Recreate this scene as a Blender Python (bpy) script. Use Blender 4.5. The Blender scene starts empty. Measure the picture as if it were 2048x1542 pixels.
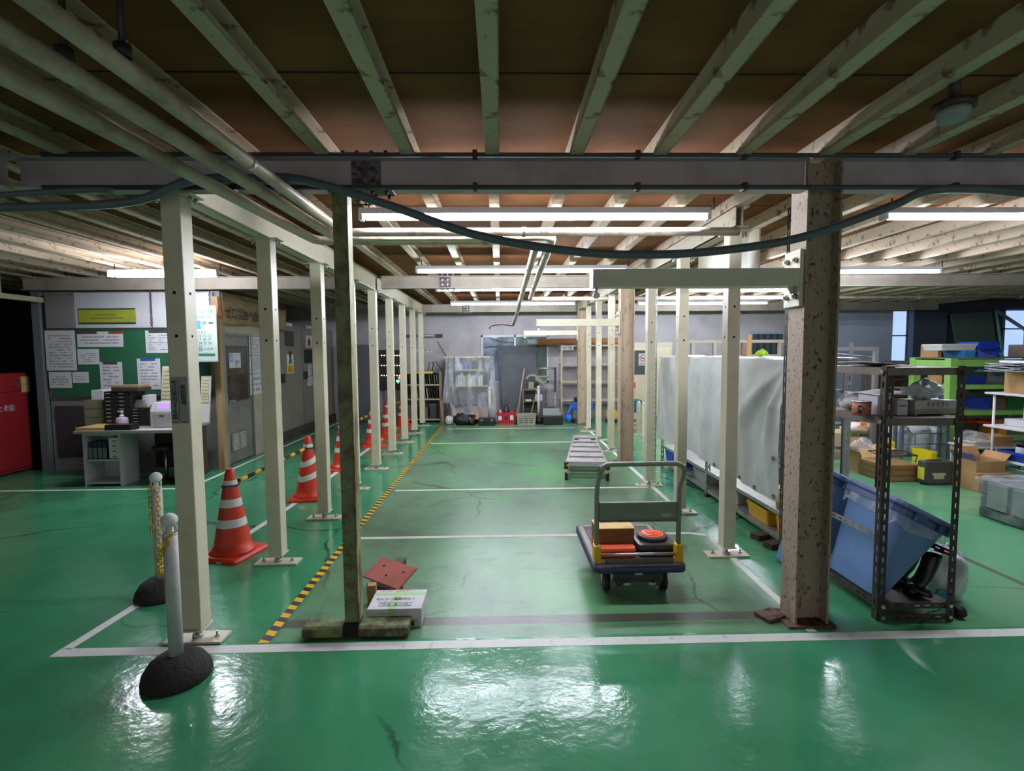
import bpy, math, random
from mathutils import Matrix, Vector
random.seed(7)
SC = bpy.context.scene
COL = SC.collection
PI = math.pi
# ------------------------------------------------------------------ camera maths (metres, floor z=0)
FPX, YAW, PIT, ROL, HC = 1010.957, .0229, .0663, -.0077, 1.545
def _ray(px, py):
    u, v = px-1024, py-771
    c, s = math.cos(ROL), math.sin(ROL); u, v = c*u+s*v, -s*u+c*v
    x, z = u/FPX, -v/FPX
    c, s = math.cos(PIT), math.sin(PIT); y, z = c+s*z, -s+c*z
    c, s = math.cos(YAW), math.sin(YAW)
    return c*x+s*y, -s*x+c*y, z
def gp(px, py, z=0.0):
    d = _ray(px, py); t = (z-HC)/d[2]; return d[0]*t, d[1]*t
def at(px, py, Y):
    d = _ray(px, py); t = Y/d[1]; return d[0]*t, HC+d[2]*t
def atx(px, py, X):
    d = _ray(px, py); t = X/d[0]; return d[1]*t, HC+d[2]*t
def RC(x0, y0, x1, y1, Y):
    xm, ym = (x0+x1)/2, (y0+y1)/2
    return at(x0, ym, Y)[0], at(x1, ym, Y)[0], at(xm, y1, Y)[1], at(xm, y0, Y)[1]
# ------------------------------------------------------------------ materials
def lin(c):
    return tuple(((v/255)/12.92 if v/255 <= .04045 else ((v/255+.055)/1.055)**2.4) for v in c)
MATS = {}
def M(name, rgb=(128,128,128), rough=.5, metal=0, c2=None, sc=6, lo=.45, hi=.65, bump=0, bs=40, emit=0, alpha=1, trans=0, detail=4, coat=0, stretch=None, spec=.5):
    if name in MATS: return MATS[name]
    m = bpy.data.materials.new(name); m.use_nodes = True; MATS[name] = m
    nt = m.node_tree; b = nt.nodes['Principled BSDF']; L = nt.links.new
    b.inputs['Base Color'].default_value = (*lin(rgb), 1); b.inputs['Roughness'].default_value = rough
    b.inputs['Metallic'].default_value = metal; b.inputs['Alpha'].default_value = alpha
    b.inputs['Transmission Weight'].default_value = trans; b.inputs['Coat Weight'].default_value = coat; b.inputs['Specular IOR Level'].default_value = spec
    tc = nt.nodes.new('ShaderNodeTexCoord'); src = tc.outputs['Object']
    if stretch:
        mp = nt.nodes.new('ShaderNodeMapping'); mp.inputs['Scale'].default_value = stretch; L(src, mp.inputs['Vector']); src = mp.outputs['Vector']
    if c2:
        n = nt.nodes.new('ShaderNodeTexNoise'); n.inputs['Scale'].default_value = sc; n.inputs['Detail'].default_value = detail; n.inputs['Roughness'].default_value = .65
        L(src, n.inputs['Vector'])
        r = nt.nodes.new('ShaderNodeMapRange'); r.inputs['From Min'].default_value = lo; r.inputs['From Max'].default_value = hi; L(n.outputs['Fac'], r.inputs['Value'])
        x = nt.nodes.new('ShaderNodeMix'); x.data_type = 'RGBA'; x.inputs[6].default_value = (*lin(rgb), 1); x.inputs[7].default_value = (*lin(c2), 1)
        L(r.outputs['Result'], x.inputs[0]); L(x.outputs[2], b.inputs['Base Color'])
    if bump:
        n = nt.nodes.new('ShaderNodeTexNoise'); n.inputs['Scale'].default_value = bs; n.inputs['Detail'].default_value = 3; L(src, n.inputs['Vector'])
        p = nt.nodes.new('ShaderNodeBump'); p.inputs['Strength'].default_value = bump; p.inputs['Distance'].default_value = .02; L(n.outputs['Fac'], p.inputs['Height']); L(p.outputs['Normal'], b.inputs['Normal'])
    if emit:
        b.inputs['Emission Color'].default_value = (*lin(rgb), 1); b.inputs['Emission Strength'].default_value = emit
    return m
# ------------------------------------------------------------------ mesh builder
class MB:
    def __init__(s): s.v = []; s.f = []; s.sm = []; s.T = None
    def add(s, vs, fs, smooth=False):
        o = len(s.v)
        if s.T is not None: vs = [s.T @ Vector(p) for p in vs]
        s.v += [tuple(p) for p in vs]; s.f += [tuple(i+o for i in f) for f in fs]; s.sm += [smooth]*len(fs); return s
    def box(s, x0, x1, y0, y1, z0, z1):
        return s.add([(x,y,z) for z in (z0,z1) for y in (y0,y1) for x in (x0,x1)], [(0,2,3,1),(4,5,7,6),(0,1,5,4),(2,6,7,3),(0,4,6,2),(1,3,7,5)])
    def ob(s, c, d, rx=0, ry=0, rz=0):
        t = Matrix.Translation(c) @ Matrix.Rotation(rz,4,'Z') @ Matrix.Rotation(ry,4,'Y') @ Matrix.Rotation(rx,4,'X')
        vs = [t @ Vector((x*d[0]/2,y*d[1]/2,z*d[2]/2)) for z in (-1,1) for y in (-1,1) for x in (-1,1)]
        return s.add(vs, [(0,2,3,1),(4,5,7,6),(0,1,5,4),(2,6,7,3),(0,4,6,2),(1,3,7,5)])
    def loft(s, loops, cap=(1,1), smooth=False, close=True):
        n = len(loops[0]); vs = [p for l in loops for p in l]; fs = []
        for k in range(len(loops)-1):
            for i in range(n if close else n-1):
                j = (i+1) % n; fs.append((k*n+i, k*n+j, (k+1)*n+j, (k+1)*n+i))
        s.add(vs, fs, smooth); o = len(s.v)-len(vs)
        if cap[0]: s.f.append(tuple(o+i for i in reversed(range(n)))); s.sm.append(False)
        if cap[1]: s.f.append(tuple(o+(len(loops)-1)*n+i for i in range(n))); s.sm.append(False)
        return s
    def tube(s, pts, r, n=8, cap=(1,1), rs=None):
        pts = [Vector(p) for p in pts]; loops = []; up = None
        for i, p in enumerate(pts):
            t = (pts[min(i+1,len(pts)-1)]-pts[max(i-1,0)]).normalized()
            if up is None: up = t.orthogonal().normalized()
            a = (up - t*up.dot(t))
            a = a.normalized() if a.length > 1e-6 else t.orthogonal().normalized()
            up = a; b = t.cross(a); rr = rs[i] if rs else r
            loops.append([p + (a*math.cos(2*PI*k/n)+b*math.sin(2*PI*k/n))*rr for k in range(n)])
        return s.loft(loops, cap, True)
    def cyl(s, p, q, r, n=12, r2=None): return s.tube([p,q], r, n, rs=[r, r if r2 is None else r2])
    def lathe(s, prof, c=(0,0,0), n=24):
        return s.loft([[(c[0]+r*math.cos(2*PI*k/n), c[1]+r*math.sin(2*PI*k/n), c[2]+z) for k in range(n)] for r, z in prof], (1,1), True)
    def poly(s, pts, a, b, ax='Y'):
        def m(u, v, w): return (u,w,v) if ax == 'Y' else ((w,u,v) if ax == 'X' else (u,v,w))
        n = len(pts); l0 = [m(u,v,a) for u,v in pts]; l1 = [m(u,v,b) for u,v in pts]
        return s.loft([l0,l1])
    def grid(s, fn, nu, nv, smooth=True):
        vs = [fn(i/nu, j/nv) for j in range(nv+1) for i in range(nu+1)]
        return s.add(vs, [(j*(nu+1)+i, j*(nu+1)+i+1, (j+1)*(nu+1)+i+1, (j+1)*(nu+1)+i) for j in range(nv) for i in range(nu)], smooth)
    def ibeam_y(s, xc, w, z0, z1, y0, y1, t=.01):
        s.box(xc-w/2,xc+w/2,y0,y1,z0,z0+t).box(xc-w/2,xc+w/2,y0,y1,z1-t,z1); return s.box(xc-.004,xc+.004,y0,y1,z0+t,z1-t)
    def ibeam_x(s, yc, w, z0, z1, x0, x1, t=.01):
        s.box(x0,x1,yc-w/2,yc+w/2,z0,z0+t).box(x0,x1,yc-w/2,yc+w/2,z1-t,z1); return s.box(x0,x1,yc-.004,yc+.004,z0+t,z1-t)
    def rrect(s, loops):   # loops: (cx,cy,hx,hy,r,z)
        out = []
        for cx,cy,hx,hy,r,z in loops:
            l = []
            for (sx,sy,a0) in ((1,1,0),(-1,1,90),(-1,-1,180),(1,-1,270)):
                for k in range(5):
                    a = math.radians(a0+k*22.5); l.append((cx+sx*(hx-r)+r*math.cos(a), cy+sy*(hy-r)+r*math.sin(a), z))
            out.append(l)
        return out
# ------------------------------------------------------------------ objects
WM = {}
def prop(o, label=None, cat=None, group=None, kind=None):
    for k, v in (('label',label),('category',cat),('group',group),('kind',kind)):
        if v: o[k] = v
    return o
def thing(name, label, cat, loc=(0,0,0), rz=0, group=None):
    o = bpy.data.objects.new(name, None); COL.objects.link(o); o.location = loc; o.rotation_euler = (0,0,rz); o.empty_display_size = .1
    WM[o] = Matrix.Translation(loc) @ Matrix.Rotation(rz,4,'Z'); return prop(o, label, cat, group)
def mesh(name, mb, mat, parent=None, bevel=0, solid=0, label=None, loc=None):
    me = bpy.data.meshes.new(name)
    if parent is not None: inv = WM[parent].inverted()
    elif loc is not None: inv = Matrix.Translation(loc).inverted()
    else: inv = None
    me.from_pydata([inv @ Vector(p) for p in mb.v] if inv else mb.v, [], mb.f)
    for p, q in zip(me.polygons, mb.sm): p.use_smooth = q
    me.materials.append(mat)
    o = bpy.data.objects.new(name, me); COL.objects.link(o)
    if parent is not None: o.parent = parent; WM[o] = WM[parent]
    else:
        WM[o] = Matrix.Translation(loc) if loc is not None else Matrix.Identity(4)
        if loc is not None: o.location = loc
    if solid: md = o.modifiers.new('s','SOLIDIFY'); md.thickness = solid
    if bevel: md = o.modifiers.new('b','BEVEL'); md.width = bevel; md.segments = 2; md.limit_method = 'ANGLE'; md.use_clamp_overlap = True
    if label: o['label'] = label
    return o
def part(parent, name, mb, mat, bevel=0, solid=0, label=None): return mesh(name, mb, mat, parent, bevel, solid, label)
def one(name, mb, mat, label, cat, group=None, bevel=0, solid=0):
    xs = [p[0] for p in mb.v]; ys = [p[1] for p in mb.v]; zs = [p[2] for p in mb.v]
    return prop(mesh(name, mb, mat, None, bevel, solid, None, ((min(xs)+max(xs))/2,(min(ys)+max(ys))/2,min(zs))), label, cat, group)
def struct(name, mb, mat, bevel=0): return prop(mesh(name, mb, mat, None, bevel), kind='structure')
def copy(src, loc, label, rz=None, group=None):
    def rec(o, par):
        c = o.copy(); COL.objects.link(c)
        if par is not None: c.parent = par
        for ch in list(o.children): rec(ch, c)
        return c
    r = rec(src, None); r.location = loc; r['label'] = label
    if rz is not None: r.rotation_euler = (0,0,rz)
    if group: r['group'] = group
    return r
TXT = {}
def text(parent, name, body, size, org, ux, uy, mat, w=None, sp=1.0, bold=.0, label=None):
    """flat lettering: origin = bottom-left corner, ux / uy = reading and up directions"""
    c = bpy.data.curves.new('tx','FONT'); c.body = body; c.size = 1; c.space_line = sp; c.offset = bold
    o = bpy.data.objects.new('tx', c); COL.objects.link(o)
    dg = bpy.context.evaluated_depsgraph_get(); me = bpy.data.meshes.new_from_object(o.evaluated_get(dg))
    vs = [v.co.copy() for v in me.vertices]; fs = [tuple(p.vertices) for p in me.polygons]
    bpy.data.objects.remove(o); bpy.data.curves.remove(c)
    if not vs: return None
    x0 = min(v.x for v in vs); x1 = max(v.x for v in vs); y0 = min(v.y for v in vs); y1 = max(v.y for v in vs)
    ky = size/(y1-y0); kx = (w/(x1-x0)) if w else ky
    ux = Vector(ux).normalized(); uy = Vector(uy).normalized(); nn = ux.cross(uy).normalized(); org = Vector(org)+nn*.0015
    mb = MB(); mb.add([org+ux*((v.x-x0)*kx)+uy*((v.y-y0)*ky) for v in vs], fs)
    bpy.data.meshes.remove(me)
    return part(parent, name, mb, mat, label=label)
def lines(parent, name, x0, x1, z0, z1, Y, n, mat, axis='Y', seed=0):
    """rows of small print on a paper facing -Y (or +X)"""
    rnd = random.Random(seed); mb = MB(); h = (z1-z0)/n
    for i in range(n):
        z = z1-(i+.5)*h; x = x0
        while x < x1-.01:
            w = min(rnd.uniform(.012,.05), x1-x)
            if rnd.random() < .8:
                q = [(x,z-h*.2),(x+w,z-h*.2),(x+w,z+h*.2),(x,z+h*.2)]
                mb.add([(a,Y,b) if axis == 'Y' else (Y,a,b) for a,b in q], [(0,1,2,3)])
            x += w+.008
    return part(parent, name, mb, mat)
def slotted(mb, x, y, z0, z1, dx, dy, w=.035, pitch=.06):
    """slotted angle upright: corner at (x,y), one flange along dx, one along dy"""
    t = .003
    for ax, d in (('x',dx),('y',dy)):
        def b(a0, a1, za, zb):
            a0, a1 = sorted((a0*d, a1*d))
            if ax == 'x': mb.box(x+a0,x+a1,y-t/2,y+t/2,za,zb)
            else: mb.box(x-t/2,x+t/2,y+a0,y+a1,za,zb)
        b(0,w*.36,z0,z1); b(w*.64,w,z0,z1); z = z0
        while z < z1-.01:
            b(w*.36,w*.64,z,min(z+pitch*.45,z1)); z += pitch
    return mb
def slot_rail(mb, p, q, h=.035, w=.03, pitch=.06):
    """horizontal slotted angle between two points (along X or Y)"""
    p = Vector(p); q = Vector(q); d = (q-p); n = int(d.length/pitch); u = d.normalized()
    def seg(a, b, za, zb):
        A = p+u*a; B = p+u*b
        if abs(u.x) > .5: mb.box(min(A.x,B.x),max(A.x,B.x),A.y-.0015,A.y+.0015,A.z+za,A.z+zb)
        else: mb.box(A.x-.0015,A.x+.0015,min(A.y,B.y),max(A.y,B.y),A.z+za,A.z+zb)
    Ln = d.length; seg(0,Ln,0,h*.36); seg(0,Ln,h*.64,h)
    for i in range(n+1): seg(i*pitch, min(i*pitch+pitch*.45,Ln), h*.36, h*.64)
    return mb

def film_mat(name, lo, hi, sc, stretch, rgb=(226,228,232)):
    """wrinkled clear film: patchy opacity and a strong bump"""
    m = M(name, rgb, .18, c2=(196,200,206), sc=8, bump=1.0, bs=12); nt = m.node_tree; L = nt.links.new
    tc = nt.nodes.new('ShaderNodeTexCoord'); mp = nt.nodes.new('ShaderNodeMapping'); mp.inputs['Scale'].default_value = stretch; L(tc.outputs['Object'], mp.inputs[0])
    n = nt.nodes.new('ShaderNodeTexNoise'); n.inputs['Scale'].default_value = sc; n.inputs['Detail'].default_value = 5; n.inputs['Distortion'].default_value = 1.2; L(mp.outputs[0], n.inputs['Vector'])
    r = nt.nodes.new('ShaderNodeMapRange'); r.inputs['From Min'].default_value = .42; r.inputs['From Max'].default_value = .66; r.inputs['To Min'].default_value = lo; r.inputs['To Max'].default_value = hi
    L(n.outputs['Fac'], r.inputs['Value']); L(r.outputs[0], nt.nodes['Principled BSDF'].inputs['Alpha']); return m
# ================================================================== COMMON MATERIALS
cream = M('cream paint',(210,202,176),.38,c2=(198,188,162),sc=9,lo=.5,hi=.75)
creamold = M('old cream paint',(176,168,142),.55,c2=(120,98,70),sc=14,lo=.58,hi=.72)
joistm = M('pale green paint',(198,180,156),.7,spec=.2,c2=(128,102,78),sc=11,lo=.56,hi=.66,bump=.1)
beamm = M('haze tinted beam paint',(186,174,176),.6,spec=.3,c2=(168,156,158),sc=3,bump=.04)  # mauve cast of the lamp haze is mixed into this beam colour
rust = M('rusty cream steel',(164,144,126),.7,c2=(80,50,38),sc=52,lo=.558,hi=.64,detail=9,bump=.2,bs=90,stretch=(1,1,.6))
rust2 = M('worn tan steel',(182,162,136),.65,c2=(136,108,80),sc=30,lo=.56,hi=.68,detail=6,bump=.15,bs=60,stretch=(1,1,.25))
rustb = M('brown rusty steel',(104,76,60),.75,c2=(52,32,24),sc=22,lo=.52,hi=.6,detail=8,bump=.25,bs=70)
zinc = M('zinc',(190,192,196),.3,.9)
dark = M('black rubber',(24,24,25),.65)
black = M('black plastic',(20,20,22),.42)
white = M('white plastic',(214,214,212),.42)
paper = M('white paper',(206,206,210),.8)
ink = M('printed ink',(38,40,46),.8)
steelg = M('grey steel',(118,118,112),.45,.4)
holem = M('hole shadow',(10,10,9),.9)
brown = M('cardboard',(176,138,92),.85,c2=(160,122,78),sc=4)
browndk = M('dark cardboard',(128,92,56),.85,c2=(112,78,46),sc=5)
blue = M('blue plastic',(26,66,190),.4)
yellow = M('yellow plastic',(226,176,24),.45)
red = M('red plastic',(186,30,40),.4)
galv = M('galvanised steel',(168,168,164),.42,.55,c2=(140,140,136),sc=18)
darksteel = M('dark brown steel',(72,62,56),.5,.35,c2=(52,44,40),sc=12)
film = film_mat('clear film',.14,.55,9,(1,1,1)); film2 = film_mat('clear sheet film',.24,.62,3.2,(1,1,.45)); film3 = film_mat('thin case film',.04,.30,5,(1,1,1))
tubeem = M('lit tube',(236,242,255),.4,emit=68)

# ================================================================== SETTING
def floor_mat():
    m = bpy.data.materials.new('green floor paint'); m.use_nodes = True; nt = m.node_tree; b = nt.nodes['Principled BSDF']; L = nt.links.new; N = nt.nodes.new
    tc = N('ShaderNodeTexCoord'); sep = N('ShaderNodeSeparateXYZ'); L(tc.outputs['Object'], sep.inputs[0])
    def noise(sc, det=5, st=None, rough=.6):
        n = N('ShaderNodeTexNoise'); n.inputs['Scale'].default_value = sc; n.inputs['Detail'].default_value = det; n.inputs['Roughness'].default_value = rough
        if st:
            mp = N('ShaderNodeMapping'); mp.inputs['Scale'].default_value = st; L(tc.outputs['Object'], mp.inputs[0]); L(mp.outputs[0], n.inputs['Vector'])
        else: L(tc.outputs['Object'], n.inputs['Vector'])
        return n.outputs['Fac']
    def rng(v, a, c, lo=0, hi=1):
        r = N('ShaderNodeMapRange'); r.inputs['From Min'].default_value = a; r.inputs['From Max'].default_value = c
        r.inputs['To Min'].default_value = lo; r.inputs['To Max'].default_value = hi; L(v, r.inputs['Value']); return r.outputs[0]
    def mul(a, c, op='MULTIPLY'):
        x = N('ShaderNodeMath'); x.operation = op
        for i, v in enumerate((a, c)):
            if isinstance(v, (int,float)): x.inputs[i].default_value = v
            else: L(v, x.inputs[i])
        return x.outputs[0]
    def mix(f, a, c):
        x = N('ShaderNodeMix'); x.data_type = 'RGBA'; L(f, x.inputs[0])
        for i, v in ((6,a),(7,c)):
            if isinstance(v, tuple): x.inputs[i].default_value = (*lin(v), 1)
            else: L(v, x.inputs[i])
        return x.outputs[2]
    X, Y = sep.outputs[0], sep.outputs[1]
    base = mix(rng(noise(1.3), .35, .65), (70,152,110), (60,136,96))
    # worn bay between the hazard tape and the right hand line
    bay = mul(mul(rng(X,-1.26,-1.22), rng(X,1.78,1.72)), mul(rng(Y,2.64,2.66), rng(Y,11.25,11.2)))
    worn = mix(rng(noise(.8,6,(1.6,.7,1)), .38, .66), (104,152,112), (84,112,90))
    worn = mix(rng(noise(.45,3), .5, .72), worn, (96,172,96))
    worn = mix(rng(noise(2.6,8,(1,2.2,1),.75), .54, .70, 0, .7), worn, (74,84,72))
    col = mix(bay, base, worn)
    # right hand aisle, lighter and dusty
    ra = rng(X, 1.9, 2.6); ra = mul(ra, rng(Y,2.64,2.66))
    col = mix(mul(ra, .8), col, mix(rng(noise(1.1), .35, .7), (92,164,116), (120,164,130)))
    # grey strip of old adhesive
    band = mul(mul(rng(Y,2.775,2.785), rng(Y,2.875,2.865)), mul(rng(X,-1.3,-1.25), rng(X,1.62,1.6)))
    col = mix(mul(band, .9), col, (78,70,64))
    b2 = mul(mul(rng(X,3.385,3.395), rng(X,3.445,3.435)), rng(Y,2.65,2.7))
    col = mix(mul(b2, .8), col, (84,82,74))
    # hairline cracks and scuffs
    w = N('ShaderNodeTexVoronoi'); w.feature = 'DISTANCE_TO_EDGE'; w.inputs['Scale'].default_value = .55
    nz = N('ShaderNodeTexNoise'); nz.inputs['Scale'].default_value = 3; nz.inputs['Detail'].default_value = 5; L(tc.outputs['Object'], nz.inputs['Vector'])
    vm = N('ShaderNodeVectorMath'); vm.operation = 'MULTIPLY_ADD'; vm.inputs[1].default_value = (.3,.3,0); L(nz.outputs['Color'], vm.inputs[0]); L(tc.outputs['Object'], vm.inputs[2]); L(vm.outputs[0], w.inputs['Vector'])
    cr = mul(rng(w.outputs['Distance'], .007, .002), mul(rng(noise(.7,2), .46, .54), rng(Y,.5,.9)))
    col = mix(mul(cr, .85), col, (36,52,42))
    sc = rng(noise(5,8,(1,3,1),.8), .66, .74)
    col = mix(mul(sc, .5), col, (40,56,46))
    L(col, b.inputs['Base Color'])
    gl = rng(noise(2.2,4), .35, .7, .1, .22)
    r1 = N('ShaderNodeMix'); r1.data_type = 'FLOAT'; L(mul(bay,.8), r1.inputs[0]); L(gl, r1.inputs[2]); r1.inputs[3].default_value = .34; L(r1.outputs[0], b.inputs['Roughness'])
    b.inputs['Specular IOR Level'].default_value = .5
    h = mul(noise(5.5,4), mul(noise(38,3), .12), 'ADD')
    bp = N('ShaderNodeBump'); bp.inputs['Strength'].default_value = .2; bp.inputs['Distance'].default_value = .018; L(h, bp.inputs['Height']); L(bp.outputs[0], b.inputs['Normal'])
    return m
struct('floor', MB().box(-8,14,-3,12,-.1,0), floor_mat())
ply = M('brown plywood',(132,90,58),.9,spec=.05,c2=(102,68,42),sc=1.1,lo=.35,hi=.7,bump=.05,stretch=(1,3,1))
ZJ, ZC = 2.555, 2.645          # underside of the joists / of the plywood
struct('ceiling', MB().box(-8,14,-3,12,ZC,ZC+.1), ply)
seam = MB()
for k in range(-2, 6):
    if k != 0: pass
    y = 2.075+1.82*k
    if -3 < y < 11.5: seam.box(-8,14,y-.004,y+.004,ZC-.003,ZC+.001)
struct('trim_8', seam, M('seam',(34,22,14),.9))
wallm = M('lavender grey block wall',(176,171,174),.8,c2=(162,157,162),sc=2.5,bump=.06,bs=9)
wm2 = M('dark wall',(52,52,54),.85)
Yb = 11.62
struct('wall_back', MB().box(-8,7.72,Yb,Yb+.15,0,ZC).box(9.5,11.72,Yb,Yb+.15,0,ZC).box(7.72,14,Yb,Yb+.15,0,1.2).box(7.72,14,Yb,Yb+.15,2.42,ZC).box(13.3,14,Yb,Yb+.15,1.2,2.42), wallm)
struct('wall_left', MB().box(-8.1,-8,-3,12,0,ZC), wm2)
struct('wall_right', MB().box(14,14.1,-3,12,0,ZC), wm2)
# left hand office partition and electrical room wall
struct('wall_office', MB().box(-6.0,-3.72,6.86,6.96,0,2.38), M('pale partition',(132,132,130),.7,c2=(116,116,112),sc=3))
beige = M('beige panel wall',(176,170,152),.6,c2=(158,150,130),sc=2.4,lo=.4,hi=.7)
struct('wall_electrical', MB().box(-3.86,-3.76,7.74,8.62,0,2.38).box(-3.86,-3.76,6.96,7.74,1.84,2.38), beige)
wl = M('white floor paint',(222,222,216),.5,c2=(150,160,148),sc=14,lo=.58,hi=.75,bump=.05)
def strip(n, pts, w):
    mb = MB()
    for (x0,y0),(x1,y1) in zip(pts, pts[1:]):
        d = Vector((x1-x0,y1-y0,0)); p = Vector((-d.y,d.x,0)).normalized()*w/2; a = Vector((x0,y0,0)); c = Vector((x1,y1,0))
        mb.loft([[a-p,a+p,a+p+Vector((0,0,.0012)),a-p+Vector((0,0,.0012))],[c-p,c+p,c+p+Vector((0,0,.0012)),c-p+Vector((0,0,.0012))]])
    return struct('trim_%d' % n, mb, wl)
strip(1, [(-2.33,2.588),(9.5,2.60)], .072)
strip(2, [(-2.3,2.62),(-2.25,3.2),(-2.14,5.0),(-2.14,11.2)], .055)
strip(3, [(-1.19,4.16),(1.60,4.16)], .05); strip(4, [(-1.19,5.62),(1.66,5.62)], .05)
strip(5, [(-1.19,8.55),(1.6,8.55)], .05); strip(6, [(-1.1,10.16),(1.5,10.16)], .05)
strip(7, [(1.60,4.16),(1.73,4.10),(1.70,2.64)], .05); strip(9, [(1.72,4.9),(1.73,10.3)], .05)
strip(10, [(-7.5,5.83),(-3.62,5.83)], .045); strip(11, [(-3.62,5.83),(-3.62,11.4)], .045)
def hazard():
    m = bpy.data.materials.new('hazard stripes'); m.use_nodes = True; nt = m.node_tree; b = nt.nodes['Principled BSDF']; L = nt.links.new; N = nt.nodes.new
    tc = N('ShaderNodeTexCoord'); sp = N('ShaderNodeSeparateXYZ'); L(tc.outputs['Object'], sp.inputs[0])
    a = N('ShaderNodeMath'); a.operation = 'MULTIPLY_ADD'; L(sp.outputs[0], a.inputs[0]); a.inputs[1].default_value = .35; L(sp.outputs[1], a.inputs[2])
    q = N('ShaderNodeMath'); q.operation = 'MODULO'; ad = N('ShaderNodeMath'); ad.inputs[1].default_value = 50; L(a.outputs[0], ad.inputs[0]); L(ad.outputs[0], q.inputs[0]); q.inputs[1].default_value = .0945
    g = N('ShaderNodeMath'); g.operation = 'GREATER_THAN'; g.inputs[1].default_value = .047; L(q.outputs[0], g.inputs[0])
    x = N('ShaderNodeMix'); x.data_type = 'RGBA'; x.inputs[6].default_value = (*lin((232,180,22)),1); x.inputs[7].default_value = (*lin((44,40,28)),1); L(g.outputs[0], x.inputs[0]); L(x.outputs[2], b.inputs['Base Color']); b.inputs['Roughness'].default_value = .5
    return m
mb = MB(); mb.loft([[(-1.31,2.64,0),(-1.255,2.64,0),(-1.255,2.64,.0015),(-1.31,2.64,.0015)],[(-1.26,11.1,0),(-1.205,11.1,0),(-1.205,11.1,.0015),(-1.26,11.1,.0015)]])
one('hazard_tape', mb, hazard(), 'long yellow and black striped tape stuck along the green floor', 'floor tape')

# ================================================================== CEILING STEEL
# joists run away from the camera on top of the cross beams
JL = 'pale steel joist under the brown plywood ceiling'
jm = MB(); jm.box(-.035,.035,-2.9,11.6,ZJ,ZJ+.007).box(-.035,.035,-2.9,11.6,ZC-.007,ZC).box(-.035,-.029,-2.9,11.6,ZJ+.007,ZC-.007).box(.029,.035,-2.9,11.6,ZJ,ZJ+.016)
j0 = prop(mesh('ceiling_joist', jm, joistm, None, loc=(0,0,ZJ)), JL, 'joist', 'ceiling joists')
for k in range(-17, 24):
    x = -.03+.4335*k
    if k == -17: j0.location.x = x
    else: c = j0.copy(); COL.objects.link(c); c.location.x = x
# cross beams, each with a bolted splice
def beam(Y, segs, spl, label, lz=2.392, hz=2.553):
    t = thing('cross_beam', label, 'beam', ((segs[0][0]+segs[-1][1])/2, Y, lz))
    mb = MB()
    for a, b in segs: mb.ibeam_x(Y,.1,lz,hz,a,b,.009)
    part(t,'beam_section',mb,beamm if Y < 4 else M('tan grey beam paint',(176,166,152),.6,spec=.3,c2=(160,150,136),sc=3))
    mb = MB().box(spl-.075,spl+.075,Y-.012,Y-.004,lz+.012,hz-.012).box(spl-.14,spl+.14,Y-.05,Y+.05,lz-.01,lz)
    sp = part(t,'splice_plate',mb,M('mottled splice plate',(120,108,110),.7,c2=(70,60,60),sc=40,lo=.45,hi=.55), label='mottled grey splice plate')
    bm = zinc if Y > 5 else darksteel
    for i in range(4):
        x = spl-.11+.073*i
        for yy in (-.035,.035): part(sp,'bolt',MB().cyl((x,Y+yy,lz-.03),(x,Y+yy,lz-.01),.011,6),bm)
        part(sp,'bolt',MB().cyl((x,Y-.036,hz),(x,Y-.036,hz+.03),.011,6),bm)
    for i in range(2):
        for z in (lz+.05,hz-.05): part(sp,'bolt',MB().cyl((spl-.035+.07*i,Y-.022,z),(spl-.035+.07*i,Y-.012,z),.012,6),bm)
    return t
Yc = [2.73, 6.80, 10.82]
beam(Yc[0], [(-2.46,1.632),(1.832,9.5)], -.69, 'haze-tinted mauve steel cross beam nearest the camera, above the long cream arm')
beam(Yc[1], [(-6.2,-1.72),(-1.56,1.632),(1.83,9.5)], -.72, 'steel cross beam second from the camera, with the white panels hanging below its left end')
beam(Yc[2], [(-3.7,1.632),(1.83,9.5)], -.72, 'steel cross beam farthest from the camera, close to the back wall')
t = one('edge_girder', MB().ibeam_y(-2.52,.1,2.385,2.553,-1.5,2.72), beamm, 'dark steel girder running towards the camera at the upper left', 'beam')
# long conduits fixed along the nearest beam
gcond = M('grey conduit',(70,74,80),.5)
for nm, y, z, lb in (('lower', 2.668, 2.392,'dark conduit clipped along the lower edge of the nearest cross beam'),('upper',2.672,2.556,'dark conduit clipped along the upper edge of the nearest cross beam')):
    t = thing('conduit', lb, 'conduit', (2,y,z)); mb = MB().cyl((-2.3,y,z),(9,y,z),.0125,8); part(t,'conduit_run',mb,gcond)
    for x in (-1.35,-.12,.72,1.28,2.4): part(t,'pipe_clip',MB().box(x-.012,x+.012,y-.018,y+.02,z-.018,z+.02),darksteel)

# ------------------------------------------------------------------ columns
def column(Y, label, zt=2.55, x0=1.636, x1=1.826, dep=.15, rust=rust):
    t = thing('steel_column', label, 'column', ((x0+x1)/2,Y+dep/2,0)); f = .012
    part(t,'flange',MB().box(x0,x0+f,Y,Y+dep,.012,zt),rust); part(t,'flange',MB().box(x1-f,x1,Y,Y+dep,.012,zt),rust)
    part(t,'web',MB().box(x0+f,x1-f,Y+dep*.42,Y+dep*.42+.008,.012,zt),rust)
    part(t,'base_plate',MB().box(x0-.05,x1+.03,Y-.03,Y+dep+.03,0,.012),rustb); return t
column(2.70,'rust-speckled steel column nearest the camera, holding the long cream arm')
column(6.85,'worn tan steel column in the middle distance, behind the hand truck',rust=rust2)
column(10.6,'tan steel column farthest away, near the empty shelves',rust=rust2)
g = one('floor_plate', MB().ob((1.55,2.80,.012),(.13,.11,.02),rz=.35), rustb, 'small dark metal plate on the floor beside the foot of the rusty column', 'plate', bevel=.004)
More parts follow.
